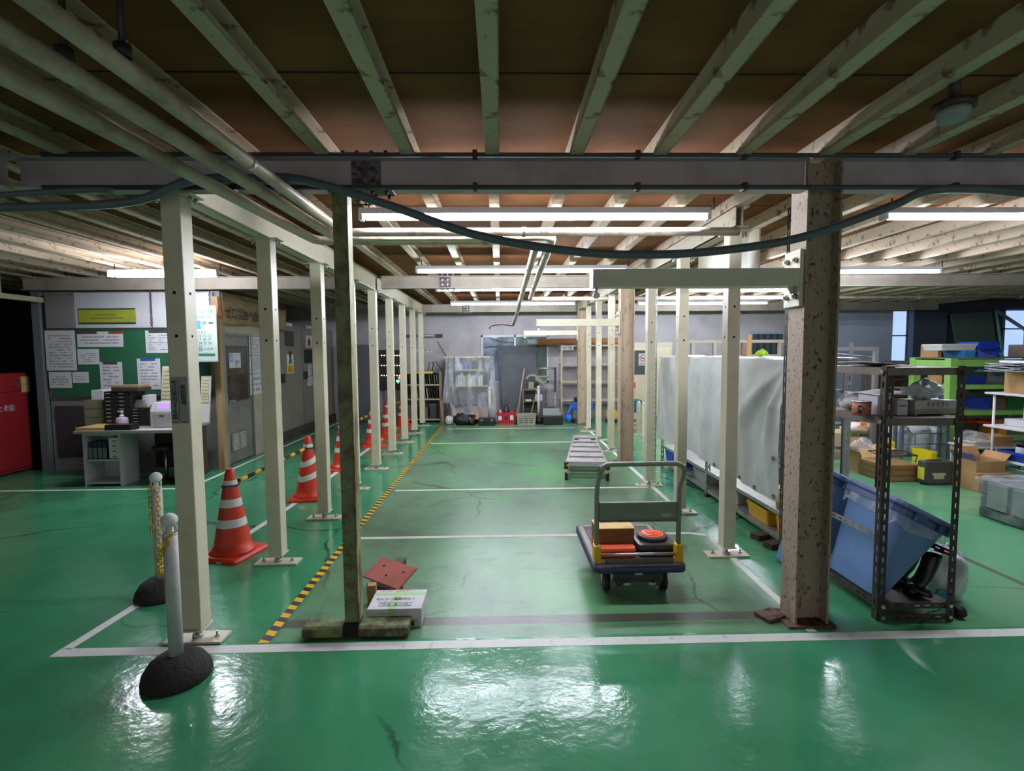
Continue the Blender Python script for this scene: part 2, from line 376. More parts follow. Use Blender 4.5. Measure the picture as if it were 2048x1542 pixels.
# ------------------------------------------------------------------ cream arms on the columns
def arm(Yf, label, z0=1.888, z1=1.983, shaded=None):
    t = thing('bracket_arm', label, 'bracket', (1.62,Yf+.05,z0))
    part(t,'arm_tube',MB().box(.50,1.612,Yf,Yf+.1,z0,z1).box(.497,.50,Yf-.004,Yf+.104,z0-.004,z1+.004),cream,.004)
    mp = part(t,'mounting_plate',MB().box(1.612,1.635,Yf+.0,Yf+.15,1.78,2.085),cream,.003)
    part(t,'gusset',MB().poly([(1.612,1.888),(1.612,1.82),(1.575,1.888)],Yf+.045,Yf+.055),cream)
    for z in (1.835,2.03):
        for y in (.035,.115):
            part(mp,'bolt',MB().cyl((1.585,Yf+y,z),(1.612,Yf+y,z),.009,8).cyl((1.594,Yf+y,z),(1.612,Yf+y,z),.015,6),zinc)
    part(t,'hook_eye',MB().cyl((.525,Yf+.05,z0-.028),(.525,Yf+.05,z0),.008,8).cyl((.525,Yf+.04,z0-.04),(.525,Yf+.06,z0-.04),.018,10),zinc); return t
arm(2.71,'long cream steel arm bolted to the nearest rusty column'); arm(6.86,'cream steel arm on the middle column, seen below the long arm'); arm(10.61,'cream steel arm on the farthest column, just above the cardboard tube')

# ------------------------------------------------------------------ cream posts
def post(x, y, label, w=.1, d=.1, zt=2.35, group=None):
    t = thing('steel_post', label, 'post', (x,y,0), group=group)
    tb = part(t,'post_tube',MB().box(x-w/2,x+w/2,y-d/2,y+d/2,.075,zt),cream,.006)
    part(t,'foot_flange',MB().box(x-w/2-.008,x+w/2+.008,y-d/2-.008,y+d/2+.008,.066,.075),cream,.002)
    bp = part(t,'base_plate',MB().box(x-.155,x+.155,y-.06,y+.06,0,.014),cream,.003)
    part(t,'levelling_screw',MB().cyl((x,y,.014),(x,y,.066),.012,8).cyl((x,y,.014),(x,y,.032),.026,10),zinc)
    for sx in (-1,1): part(bp,'anchor_bolt',MB().cyl((x+sx*.105,y,.014),(x+sx*.105,y,.045),.006,6).cyl((x+sx*.105,y,.014),(x+sx*.105,y,.026),.012,6),zinc)
    hd = part(t,'head_plate',MB().box(x-.11,x+.11,y-d/2-.01,y+d/2+.01,zt,zt+.009),cream,.002)
    for sx in (-1,1):
        for yy in (-.02,.03): part(hd,'head_bolt',MB().cyl((x+sx*.085,y+yy,zt-.03),(x+sx*.085,y+yy,zt),.008,6),zinc)
    for z in (1.64,1.86):
        part(tb,'bolt_hole',MB().cyl((x,y-d/2-.0015,z),(x,y-d/2+.004,z),.0085,10),holem)
        s = 1 if x < 0 else -1; part(tb,'bolt_hole',MB().cyl((x+s*(w/2+.0015),y,z),(x+s*(w/2-.004),y,z),.007,10),holem)
    return t
XL, XR = -1.659, 1.697
lb = ['first cream post of the left row, with a grey label of Japanese writing','second cream post of the left row, right of the nearest traffic cone','third cream post of the left row, right of the second traffic cone','fourth cream post of the left row, mostly hidden behind the green jack stand','fifth cream post of the left row, first one clear of the green jack stand','sixth cream post of the left row, fourth from the back wall','seventh cream post of the left row, third from the back wall','eighth cream post of the left row, second from the back wall','ninth cream post of the left row, the one closest to the back wall']
p0 = post(XL, 2.694, lb[0])
for i in range(1, 9): copy(p0, (XL,2.694+i,0), lb[i])
g = M('grey label',(150,152,144),.6)
xf = XL-.05; yf = 2.694-.05
lab = part(p0,'label_strip',MB().box(XL-.046,XL+.042,yf-.0025,yf-.0005,1.188,1.43),g,label='grey label with two columns of black Japanese writing')
text(lab,'label_text','本\n日\n使\n用\nす\nる\n版',.205,(XL-.040,yf-.003,1.21),(1,0,0),(0,0,1),ink,w=.031,sp=.95,bold=.008)
text(lab,'label_text','新\n版\n置\n場',.105,(XL+.006,yf-.003,1.285),(1,0,0),(0,0,1),ink,w=.029,sp=.95,bold=.008)
part(lab,'label_rule',MB().box(XL-.004,XL-.002,yf-.0035,yf-.0025,1.2,1.42).box(XL-.04,XL-.01,yf-.0035,yf-.0025,1.193,1.197).box(XL+.008,XL+.038,yf-.0035,yf-.0025,1.193,1.197),ink)
lr = {2:'first and largest cream post of the right row, in front of the white tarpaulin',3:'second cream post of the right row, behind the hand truck handle',4:'third cream post of the right row, at the far end of the white tarpaulin',6:'fourth cream post of the right row, just left of the middle tan column',7:'fifth cream post of the right row, second from the back wall',8:'sixth cream post of the right row, closest to the back wall'}
r0 = post(XR, 3.694, lr[2], w=.09, zt=2.395)
for k in (3,4,6,7,8): copy(r0, (XR,1.694+k,0), lr[k])
def rail(x, w, z0, z1, y0, y1, label, mat=cream):
    mb = MB(); mb.ibeam_y(x,w,z0,z1,y0,y1,.008); mb.box(x-w/2,x-w/2+.006,y0,y1,z0,z1) if x > 0 else mb.box(x+w/2-.03,x+w/2-.024,y0,y1,z0,z1)
    return one('runway_beam', mb, mat, label, 'beam')
rail(XL,.1,2.36,2.545,2.80,6.74,'cream beam carried on the front posts of the left row'); rail(XL,.1,2.36,2.545,6.87,10.75,'cream beam carried on the rear posts of the left row')
rail(XR,.1,2.405,2.55,3.55,6.74,'old cream beam above the front posts of the right row',creamold); rail(XR,.1,2.405,2.55,6.87,10.75,'old cream beam above the rear posts of the right row',creamold)
one('steel_plate', MB().box(1.80,1.812,3.52,4.60,2.10,2.39), cream, 'cream steel plate fixed high up behind the two nearest right posts', 'plate', bevel=.002)

# ------------------------------------------------------------------ fluorescent fittings
casing = M('white lamp casing',(196,200,206),.4)
def lamp(x0, x1, Y, label, z=2.43, n=1):
    t = thing('fluorescent_light', label, 'light', ((x0+x1)/2,Y,z))
    cs = part(t,'casing',MB().poly([(Y-.036,z+.019),(Y+.036,z+.019),(Y+.03,z+.058),(Y-.03,z+.058)],x0-.04,x1+.04,'X'),casing)
    xm = (x0+x1)/2
    for a, b in ((x0,xm-.002),(xm+.002,x1)):
        for dy in ((-.0,) if n == 1 else (-.05,.05)): part(cs,'tube',MB().cyl((a,Y+dy,z),(b,Y+dy,z),.0175,12),tubeem)
    for x in (x0-.03,x1+.03): part(cs,'lamp_holder',MB().box(x-.012,x+.012,Y-.03,Y+.03,z-.018,z+.03),casing)
    for x in (x0+.02,x1+.07): part(t,'hanger_rod',MB().cyl((x,Y,z+.05),(x,Y,ZJ),.005,6),darksteel)
    return t
cl = ['nearest long lit fluorescent light, over the middle of the bay','second lit fluorescent light over the bay, in front of the second cross beam','third lit fluorescent light over the bay, just past the second cross beam','farthest lit fluorescent light over the bay, in front of the third cross beam']
for Y, l in zip((3.40,5.62,7.27,9.42), cl): lamp(-.87,1.36,Y,l)
cr = ['nearest lit fluorescent light on the right, cut off by the picture edge','second lit fluorescent light on the right, to the right of the rusty column','third lit fluorescent light on the right, seen just below the long arm','farthest lit fluorescent light on the right, above the white tarpaulin']
for Y, l in zip((3.41,5.77,7.5,9.52), cr): lamp(2.62,5.02,Y,l)
lamp(-4.30,-3.19,5.80,'twin-tube lit fluorescent light in front of the white panels on the left', n=2)
# ================================================================== PIPES AND CABLE
def spline(pts, n=8):
    P = [Vector(p) for p in pts]; P = [P[0]*2-P[1]]+P+[P[-1]*2-P[-2]]; out = []
    for i in range(1, len(P)-2):
        a, b, c, d = P[i-1:i+3]
        for k in range(n):
            t = k/n; out.append(.5*((2*b)+(c-a)*t+(2*a-5*b+4*c-d)*t*t+(3*b-a-3*c+d)*t**3))
    return out+[P[-2]]
def corner(pts, r=.08, n=5):
    P = [Vector(p) for p in pts]; out = [P[0]]
    for a, b, c in zip(P, P[1:], P[2:]):
        u = (a-b).normalized(); v = (c-b).normalized(); p, q = b+u*r, b+v*r
        out += [(p*(1-t)**2+b*2*t*(1-t)+q*t*t) for t in [k/n for k in range(n+1)]]
    return out+[P[-1]]
wrap = M('wrapped pipe',(200,184,164),.42,c2=(156,140,122),sc=7,bump=.35,bs=9,stretch=(1,.6,1))
def pipe(label, pts, r=.031, hang=()):
    t = thing('ceiling_pipe', label, 'pipe', pts[0]); run = part(t,'pipe_run',MB().tube(corner(pts,.09),r,12),wrap)
    for a, b in zip(pts, pts[1:]):
        a, b = Vector(a), Vector(b); u = (b-a).normalized(); k = 1.2
        while k < (b-a).length-.15: part(run,'joint_band',MB().cyl(a+u*(k-.012), a+u*(k+.012), r+.004, 12),M('pipe band',(164,152,136),.5)); k += 1.6
    for x,y,z in hang: part(t,'hanger',MB().cyl((x,y,z),(x,y,ZC),.009,6).cyl((x,y,z-.005),(x,y,z+.03),.022,8),darksteel)
    return t
zp = 2.345
pw_ = pipe('lowest and leftmost of three wrapped pipes crossing the upper left',[(-1.52,-.6,zp),(-1.30,3.69,zp),(.275,3.69,zp),(.31,7.2,zp-.01),(.29,8.6,2.19),(.24,9.3,2.04)])
pipe('middle of three wrapped pipes crossing the upper left, turning right along the ceiling',[(-1.30,-.6,zp),(-1.13,3.56,zp),(.375,3.56,zp),(.46,7.72,zp),(8.5,7.72,zp)], hang=[(-1.213,1.505,zp+.03)])
pipe('upper right of three wrapped pipes crossing the upper left',[(-1.07,-.6,zp+.01),(-1.035,3.44,zp),(1.62,3.44,zp)], .028, hang=[(-1.053,1.505,zp+.04)])
part(pw_,'hose_tail', MB().tube(spline([(.23,9.35,2.03),(.05,9.5,2.06),(-.15,9.5,2.04),(-.2,9.5,1.98)]),.016), M('brown hose',(70,48,32),.6), label='brown hose end curling from the pipe tip')
one('hanging_cable', MB().tube(spline([(-3.4,2.55,2.25),(-2.4,2.55,2.26),(-1.8,2.55,2.285),(-1.5,2.55,2.385),(-1.25,2.56,2.40),(-.97,2.55,2.392),(-.57,2.5,2.268),(-.1,2.5,2.11),(.37,2.5,2.032),(.74,2.5,2.016),(1.11,2.5,2.037),(1.5,2.5,2.10),(1.927,2.5,2.245),(2.1,2.5,2.318),(2.35,2.5,2.33),(2.7,2.5,2.30),(3.6,2.5,2.2)],10),.021,10), M('grey cable',(92,102,108),.5), 'thick grey cable sagging across the picture in front of the lights', 'cable')
one('hanging_cable', MB().tube(spline([(-3.4,2.5,2.30),(-2.5,2.5,2.30),(-2.2,2.5,2.315),(-1.95,2.52,2.335),(-1.85,2.52,2.33)],8),.014,8), M('grey cable'), 'short grey cable beside the thick one at the far upper left', 'cable')
t = thing('ceiling_detector','round white detector hanging from the dark ceiling at the upper right','detector',(1.76,1.98,2.42))
part(t,'detector_body',MB().lathe([(.01,2.42),(.045,2.424),(.055,2.45),(.055,2.465)],(1.76,1.98,0)),M('grey white plastic',(150,152,150),.5)); part(t,'detector_base',MB().lathe([(.07,2.465),(.07,2.49),(.05,2.5)],(1.76,1.98,0)),darksteel); part(t,'mounting_stem',MB().cyl((1.76,1.98,2.5),(1.76,1.98,ZC),.02),darksteel)

# ================================================================== CONES
cone_o = M('orange red plastic',(222,62,36),.42,c2=(196,50,30),sc=5,lo=.4,hi=.8); band_w = M('white reflective band',(226,226,224),.4)
def cr_(z): return .135-.105*min(1,max(0,(z-.06)/.60))
def cone(x, y, rz, label, vee=0, name='traffic_cone'):
    t = thing(name, label, 'traffic cone', (x,y,0), rz); T = WM[t]
    mb = MB(); mb.T = T; mb.loft(mb.rrect([(0,0,.185,.185,.04,0),(0,0,.187,.187,.04,.018),(0,0,.175,.175,.04,.034)])); cbs = part(t,'cone_base',mb,cone_o)
    mb = MB(); mb.T = T; mb.lathe([(.165,.034),(.15,.046),(.14,.07),(.132,.075)]+[(cr_(z),z) for z in (.12,.3,.5,.64)]+[(.024,.668),(.012,.672)],(0,0,0),32); cbd = part(t,'cone_body',mb,cone_o)
    for z0, z1 in ((.235,.295),(.385,.445),(.535,.585)):
        mb = MB(); mb.T = T; lo = []
        for z in (z0, (z0+z1)/2, z1):
            l = []
            for k in range(40):
                a = 2*PI*k/40; d = vee*(abs(((a+PI/2+.5+PI) % (2*PI))-PI)/PI*2-1) if z0 < .5 else 0
                l.append(((cr_(z+d)+.002)*math.cos(a),(cr_(z+d)+.002)*math.sin(a),z+d))
            lo.append(l)
        mb.loft(lo,(0,0),True); part(cbd,'reflective_band',mb,band_w)
    return t
C = [(-2.08,3.87),(-2.06,5.39),(-2.12,6.75),(-2.13,8.4),(-2.08,9.28),(-2.055,10.6)]
cl = ['nearest traffic cone, standing between the first and second left posts','second traffic cone, with V-shaped white bands, between the second and third left posts','third traffic cone, almost hidden behind the green jack stand','fourth traffic cone, partly hidden behind the fifth left post','fifth traffic cone, between the fifth and sixth left posts','farthest traffic cone, between the sixth and seventh left posts']
for (x,y), l, v, r in zip(C, cl, (0,.045,0,0,.03,0), (-.25,.1,.15,.3,.1,.3)):
    t = cone(x,y,r,l,v)
    if l.startswith('nearest'): mb = MB().box(-.02,.02,-.189,-.186,.004,.018); mb.T = None; q = MB(); q.T = WM[t]; q.box(.02,.06,-.190,-.187,.004,.016); part([k for k in t.children if k.name.startswith('cone_base')][0],'maker_tag',q,white,label='small white tag on the base edge')
def cbar(i, j, label, z=.545):
    a = Vector((*C[i],z)); b = Vector((*C[j],z)); u = (b-a).normalized(); t = thing('cone_bar', label, 'cone bar', (a+b)/2)
    for c in (a, b): part(t,'end_ring',MB().tube([c+Vector((.062*math.cos(k*PI/8),.062*math.sin(k*PI/8),0)) for k in range(17)],.007,6),black)
    A = a+u*.065; Bv = b-u*.065; br = part(t,'bar',MB().cyl(A,Bv,.016,10),black); n = 6; Ln = (Bv-A).length
    for k in range(n):
        s = (k+.5)/n; p = A+u*(Ln*s-.055); part(br,'yellow_band',MB().cyl(p,p+u*.11,.0168,10),yellow)
cbar(0,1,'black and yellow bar linking the first two traffic cones'); cbar(2,3,'black and yellow bar leading to the fourth traffic cone'); cbar(4,5,'black and yellow bar between the two farthest traffic cones')

# ================================================================== CHAIN STANDS
def stand(x, y, label, h=.70):
    t = thing('chain_stand', label, 'chain stand', (x,y,0))
    part(t,'rubber_base',MB().lathe([(.145,0),(.15,.012),(.143,.045),(.118,.085),(.08,.112),(.045,.118),(.034,.118)],(x,y,0),28),M('rough rubber',(40,38,36),.8,bump=.4,bs=60),label='heavy black domed rubber base')
    part(t,'tube',MB().cyl((x,y,.1),(x,y,h),.031,20),M('grey white tube',(196,196,192),.45,c2=(172,172,168),sc=8)); part(t,'cap',MB().lathe([(.031,h),(.03,h+.008),(.016,h+.014),(.016,h+.04)],(x,y,0),16),white)
    part(t,'ball_top',MB().lathe([(.004,-.034)]+[(.036*math.cos(a*PI/12),.034*math.sin(a*PI/12)) for a in range(-5,6)]+[(.004,.034)],(x,y,h+.068),18),white)
    for s in (-1,1): part(t,'chain_hook',MB().tube([(x+s*.016,y,h+.012),(x+s*.03,y,h+.014),(x+s*.032,y,h+.045)],.0055,6),white)
    return t
s0 = stand(-1.562,2.365,'white ball-topped chain stand with a black base, nearest the camera at lower left')
copy(s0,(-2.19,3.21,0),'white chain stand second from the camera, just left of the first cream post')
copy(s0,(-.24,10.86,0),'white chain stand by the back wall, beside the plastic-wrapped shelf'); copy(s0,(.83,11.0,0),'white chain stand by the back wall, behind the grey crate')
ychain = M('yellow chain',(206,164,44),.45)
def chain(label, a, b, sag, n, pre=()):
    a, b = Vector(a), Vector(b); P = []; Q = [Vector(q) for q in pre]
    for q, r_ in zip(Q, Q[1:]+[a]): P += [q.lerp(r_,k/20) for k in range(20)] if Q else []
    for i in range(201):
        s = i/200; p = a.lerp(b,s); p.z -= sag*4*s*(1-s); P.append(p)
    d = [0]
    for p, q in zip(P, P[1:]): d.append(d[-1]+(q-p).length)
    mb = MB(); Ln = d[-1]; j = 0; n = n or int(Ln/.034)
    for k in range(n):
        s = (k+.5)/n*Ln
        while d[j+1] < s: j += 1
        c = P[j]; u = (P[j+1]-P[j]).normalized(); v = u.cross(Vector((0,0,1)) if abs(u.z) < .95 else Vector((1,0,0))).normalized(); w = u.cross(v)
        if k % 2: v = w
        hl = Ln/n*.62; pts = [c+u*hl*math.cos(2*PI*i/10)+v*.0115*math.sin(2*PI*i/10) for i in range(11)]
        mb.tube(pts,.0036,5)
    return one('plastic_chain', mb, ychain, label, 'chain')
chain('yellow plastic chain sagging between the two nearest white stands',(-1.607,2.345,.60),(-2.165,3.185,.715),.27,0,[(-1.528,2.325,.72),(-1.56,2.322,.66)])
chain('short yellow chain hanging down the left side of the second white stand',(-2.225,3.20,.72),(-2.20,3.165,.40),.0,0)
chain('yellow chain hanging from the back wall stand beside the wrapped shelf',(-.205,10.85,.72),(-.03,10.74,.03),.0,0); chain('yellow chain hanging from the stand behind the grey crate',(.79,10.98,.72),(.66,10.90,.22),.02,0)

# ================================================================== GREEN JACK STAND
gr = M('grimy green paint',(124,138,84),.6,c2=(72,62,38),sc=9,lo=.42,hi=.6,detail=7,bump=.3,bs=40); gr2 = M('dark green paint',(124,132,94),.6,c2=(104,88,58),sc=12,lo=.45,hi=.6,detail=7,bump=.25)
t = thing('jack_stand','tall grimy green steel jack stand with a flat T-shaped foot','support stand',(-.82,2.72,0))
part(t,'post_tube',MB().box(-.862,-.787,2.69,2.765,.075,2.37),gr2,.004); part(t,'lit_face_strip',MB().box(-.787,-.781,2.68,2.76,.08,2.365),M('lit rusty green paint',(146,148,92),.6,c2=(96,66,40),sc=10,lo=.45,hi=.55,stretch=(1,1,.3)),label='rusty strip with the lit tone of the right face painted in')  # strip carries the lit tone of the post's right face, plus real rust
for a, b in ((-1.085,-.866),(-.783,-.512)): part(t,'foot',MB().poly([(2.655,.012),(2.655,.056),(2.675,.066),(2.765,.066),(2.77,.012)],a,b,'X'),gr,.004)
part(t,'foot_socket',MB().box(-.866,-.783,2.672,2.77,.008,.075),M('socket shade',(26,28,22),.8),label='block painted with the shade of the socket between the two feet')  # solid block, its dark colour stands for shade inside the open post end
part(t,'foot_pad',MB().box(-1.075,-1.02,2.67,2.76,0,.012).box(-.575,-.52,2.67,2.76,0,.012).box(-.855,-.795,2.69,2.75,0,.008),rustb); part(t,'head_plate',MB().box(-.875,-.765,2.67,2.77,2.37,2.385),darksteel)
for x in (-.74,-.70): part(t,'head_screw',MB().cyl((x,2.74,2.32),(x,2.74,2.392),.006,6).cyl((x,2.74,2.34),(x,2.74,2.35),.013,6).cyl((x-.03,2.74,2.325),(x+.03,2.74,2.325),.004,6),darksteel)

# ================================================================== BOX AND SCRAP BESIDE THE STAND
t = thing('bolt_carton','white carton with green tape and Japanese lettering beside the green jack stand','carton',(-.61,2.885,0))
bx = (-.762,-.457,2.768,3.0,.0,.108); cbx = part(t,'carton_body',MB().box(*bx),M('white carton',(212,210,214),.7,c2=(198,196,200),sc=5),.003)
gtape = M('green tape',(172,208,152),.4); part(t,'tape',MB().box(-.645,-.60,2.767,2.768,.07,.1085).box(-.645,-.60,2.767,3.001,.108,.1087).box(-.762,-.457,2.93,2.965,.1082,.1086),gtape,label='pale green packing tape')
U, V = (1,0,0), (0,0,1); red_ink = M('red ink',(190,60,50),.8); F = 2.766
text(t,'lettering','コントー連結ボルト',.020,(-.735,F,.050),U,V,ink,w=.225,bold=.012); text(t,'lettering','スリーブ打込み式アンカー',.009,(-.735,F,.078),U,V,ink,w=.11)
text(t,'lettering','《ユニクロ》',.014,(-.555,F,.030),U,V,red_ink,w=.08); part(t,'bolt_picture',MB().box(-.552,-.515,F-.0015,F,.020,.026).box(-.515,-.498,F-.0015,F,.010,.036),ink)
V2 = (0,1,0); Zt = .1088
text(t,'lettering','コントー連結ボルト',.030,(-.735,2.868,Zt),U,V2,ink,w=.225,bold=.012); text(t,'lettering','《ユニクロ》',.016,(-.725,2.842,Zt),U,V2,red_ink,w=.08); text(t,'lettering','100 組　M12×140',.024,(-.69,2.806,Zt),U,V2,ink,w=.15,bold=.012)
mb = MB()
for a in (2.799,2.836): mb.box(-.705,-.525,a,a+.002,Zt,Zt+.001)
for a in (-.705,-.615,-.525): mb.box(a,a+.002,2.799,2.837,Zt,Zt+.001)
part(t,'lettering_frame',mb,ink); text(t,'lettering','5本×20箱　天地無用',.014,(-.735,2.975,Zt),U,V2,red_ink,w=.17)
one('steel_plate', MB().ob((-.725,3.19,.13),(.33,.18,.014),rx=.42,rz=-.62), M('red oxide plate',(176,96,80),.6,c2=(160,84,70),sc=6), 'red-brown drilled steel plate leaning behind the white carton', 'plate', bevel=.003)
mb = MB(); q = Matrix.Translation((-.725,3.19,.13)) @ Matrix.Rotation(-.62,4,'Z') @ Matrix.Rotation(.42,4,'X')
for x, y in ((-.08,.03),(.0,-.03),(.10,.03)): mb.T = q; mb.cyl((x,y,.006),(x,y,.0078),.009,10)
o = [o for o in bpy.data.objects if o.name.startswith('steel_plate') and o['label'].startswith('red')][0]; part(o,'drilled_hole',mb,holem)
one('angle_offcut', MB().ob((-.76,3.20,.03),(.20,.12,.06),rz=-.5).ob((-.70,3.36,.07),(.07,.10,.14),rz=-.2).ob((-.73,3.28,.015),(.08,.10,.03),rz=-.3), M('dark steel',(62,58,56),.6), 'dark steel offcut under the red-brown plate', 'steel offcut', bevel=.003)
one('cardboard_sheet', MB().ob((-.80,3.035,.065),(.05,.05,.13),rz=.1), brown, 'small brown cardboard piece between the green stand and white carton', 'cardboard')

# ================================================================== HAND TRUCK
t = thing('hand_truck','grey flatbed hand truck with folding handle and blue bumper in the middle of the bay','hand truck',(.857,3.42,0))
DC, DY, DX, DD, DT = .855, 3.40, .275, .375, .222      # deck centre, half sizes and top
mb = MB(); mb.loft(mb.rrect([(DC,DY,DX,DD,.05,.178),(DC,DY,DX,DD,.05,DT)])); part(t,'deck',mb,M('worn tan deck edge',(160,150,138),.5,c2=(128,112,104),sc=10),.003)
def ring(z0, z1, o0, o1):
    m = MB(); a = m.rrect([(DC,DY,DX+o0,DD+o0,.05,z0),(DC,DY,DX+o1,DD+o1,.055,z0+.006),(DC,DY,DX+o1,DD+o1,.055,z1-.006),(DC,DY,DX+o0,DD+o0,.05,z1)]); return m.loft(a,(0,0),True)
part(t,'bumper',ring(.174,.219,.001,.017),M('navy bumper',(46,52,88),.5),label='dark blue rubber bumper'); part(t,'deck_mat',MB().box(DC-.24,DC+.24,3.10,3.73,DT,DT+.003),M('grey brown mat',(96,86,88),.8,c2=(116,108,108),sc=6),label='dark grey anti-slip mat')
ht = M('grey green tube',(138,142,130),.35,.3); yh = 3.09; XH0, XH1 = .595, 1.112
hp = corner([(XH0,yh,.28),(XH0,yh,.70),(XH0,yh-.09,.80),(XH0+.01,yh-.11,.868),(XH1-.015,yh-.11,.868),(XH1,yh-.09,.80),(XH1,yh,.70),(XH1,yh,.28)],.06,6); hn = part(t,'handle_tube',MB().tube(hp,.0155,14),ht)
hpn = part(t,'handle_panel',MB().box(XH0+.015,XH1-.015,yh-.006,yh+.006,.484,.60).box(XH0+.015,XH1-.015,yh-.016,yh+.006,.592,.604).box(XH0+.015,XH1-.015,yh-.016,yh+.006,.478,.486),M('grey green panel',(124,128,114),.5),.003)
part(hpn,'panel_label',MB().box(1.0,1.062,yh-.0085,yh-.0065,.506,.529),M('pale label',(160,166,156),.5)); part(hpn,'panel_label',MB().box(.685,.725,yh-.0175,yh-.0165,.4785,.4855),white)
for x in (XH0,XH1): part(t,'hinge_block',MB().box(x-.022,x+.022,yh-.04,yh+.03,DT,.335),yellow,.008,label='yellow hinge block')
part(t,'cross_bar',MB().cyl((XH0+.022,yh-.012,.272),(XH1-.022,yh-.012,.272),.0095,10),zinc); part(t,'front_plate',MB().box(.64,1.07,3.052,3.064,DT,.252),M('deck steel',(110,102,102),.4,.5))
for (x, y) in ((.67,3.17),(1.04,3.17),(.67,3.62),(1.04,3.62)):
    cw_ = part(t,'caster_wheel',MB().cyl((x-.016,y,.062),(x+.016,y,.062),.062,20),dark); part(cw_,'wheel_hub',MB().cyl((x-.019,y,.062),(x+.019,y,.062),.028,12),steelg)
    part(t,'caster_fork',MB().poly([(y-.03,.165),(y+.03,.165),(y+.012,.052),(y-.012,.052)],x-.027,x-.022,'X').poly([(y-.03,.165),(y+.03,.165),(y+.012,.052),(y-.012,.052)],x+.022,x+.027,'X').box(x-.035,x+.035,y-.045,y+.045,.162,.178),zinc)
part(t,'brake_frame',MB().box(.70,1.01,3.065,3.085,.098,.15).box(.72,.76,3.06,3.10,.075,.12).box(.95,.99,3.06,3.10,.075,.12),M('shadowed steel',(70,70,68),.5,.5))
blk = part(t,'brake_linkage',MB().cyl((.70,3.10,.135),(1.02,3.10,.135),.006,8).box(.83,.88,3.06,3.11,.145,.165).cyl((.80,3.08,.122),(.92,3.08,.122),.004,6),zinc)
for x in (.775,.935): part(blk,'brake_pedal',MB().ob((x,3.06,.088),(.042,.05,.012),rx=-.4).box(x-.006,x+.006,3.08,3.092,.088,.135),M('pale pedal',(176,172,162),.5,.3))
og = M('orange fabric',(240,88,44),.6,c2=(214,64,32),sc=9); dk = M('black moulded plastic',(46,42,44),.35,c2=(58,52,54),sc=8,bump=.1)
def folded(x, y, z, label, base, top, h=.038):
    t = thing('folding_cone', label, 'folded cone', (x,y,z)); m = MB(); m.loft(m.rrect([(x,y,.122,.122,.03,z),(x,y,.127,.127,.03,z+.010),(x,y,.122,.122,.03,z+h-.006),(x,y,.104,.104,.03,z+h)])); part(t,'cone_base',m,base,.002)
    if top:
        part(t,'collar',MB().lathe([(.098,h),(.095,h+.022),(.080,h+.026)],(x,y,z),28),base)
        for i, r in enumerate((.078,.059,.040,.021)): part(t,'fabric_coil',MB().lathe([(max(r-.017,.003),h+.022+.003*i),(r-.003,h+.023+.003*i),(r,h+.027+.003*i),(r-.009,h+.031+.003*i),(max(r-.018,.003),h+.030+.003*i)],(x,y,z),28),og)
        part(t,'reflective_coil',MB().tube([(x+.058*math.cos(a*.2+2.6),y+.058*math.sin(a*.2+2.6),z+h+.034) for a in range(9)],.005,6),band_w)
    return t
ZD = DT+.0035
folded(.735,3.25,ZD,'orange folded cone at the bottom of the left stack on the hand truck',M('dark orange',(214,66,44),.5),None,.034); folded(.735,3.25,ZD+.035,'orange folded cone in the left stack, under the cardboard carton',M('orange plastic',(236,92,50),.5),None,.034)
folded(1.0,3.26,ZD,'black folded cone at the bottom of the right stack on the hand truck',dk,None,.034); folded(1.0,3.27,ZD+.035,'black folded cone with an orange coiled top on the hand truck',dk,True,.045)
zt = ZD+.0695; t = thing('carton','small cardboard carton lying on the orange folded cones','carton',(.735,3.27,zt)); part(t,'carton_body',MB().box(.612,.862,3.20,3.36,zt,zt+.10),browndk,.002); part(t,'carton_flap',MB().box(.612,.862,3.19,3.37,zt+.10,zt+.104),M('pale cardboard',(214,176,120),.85)); text(t,'lettering','取扱注意',.012,(.80,3.21,zt+.104),(1,0,0),(0,1,0),ink)
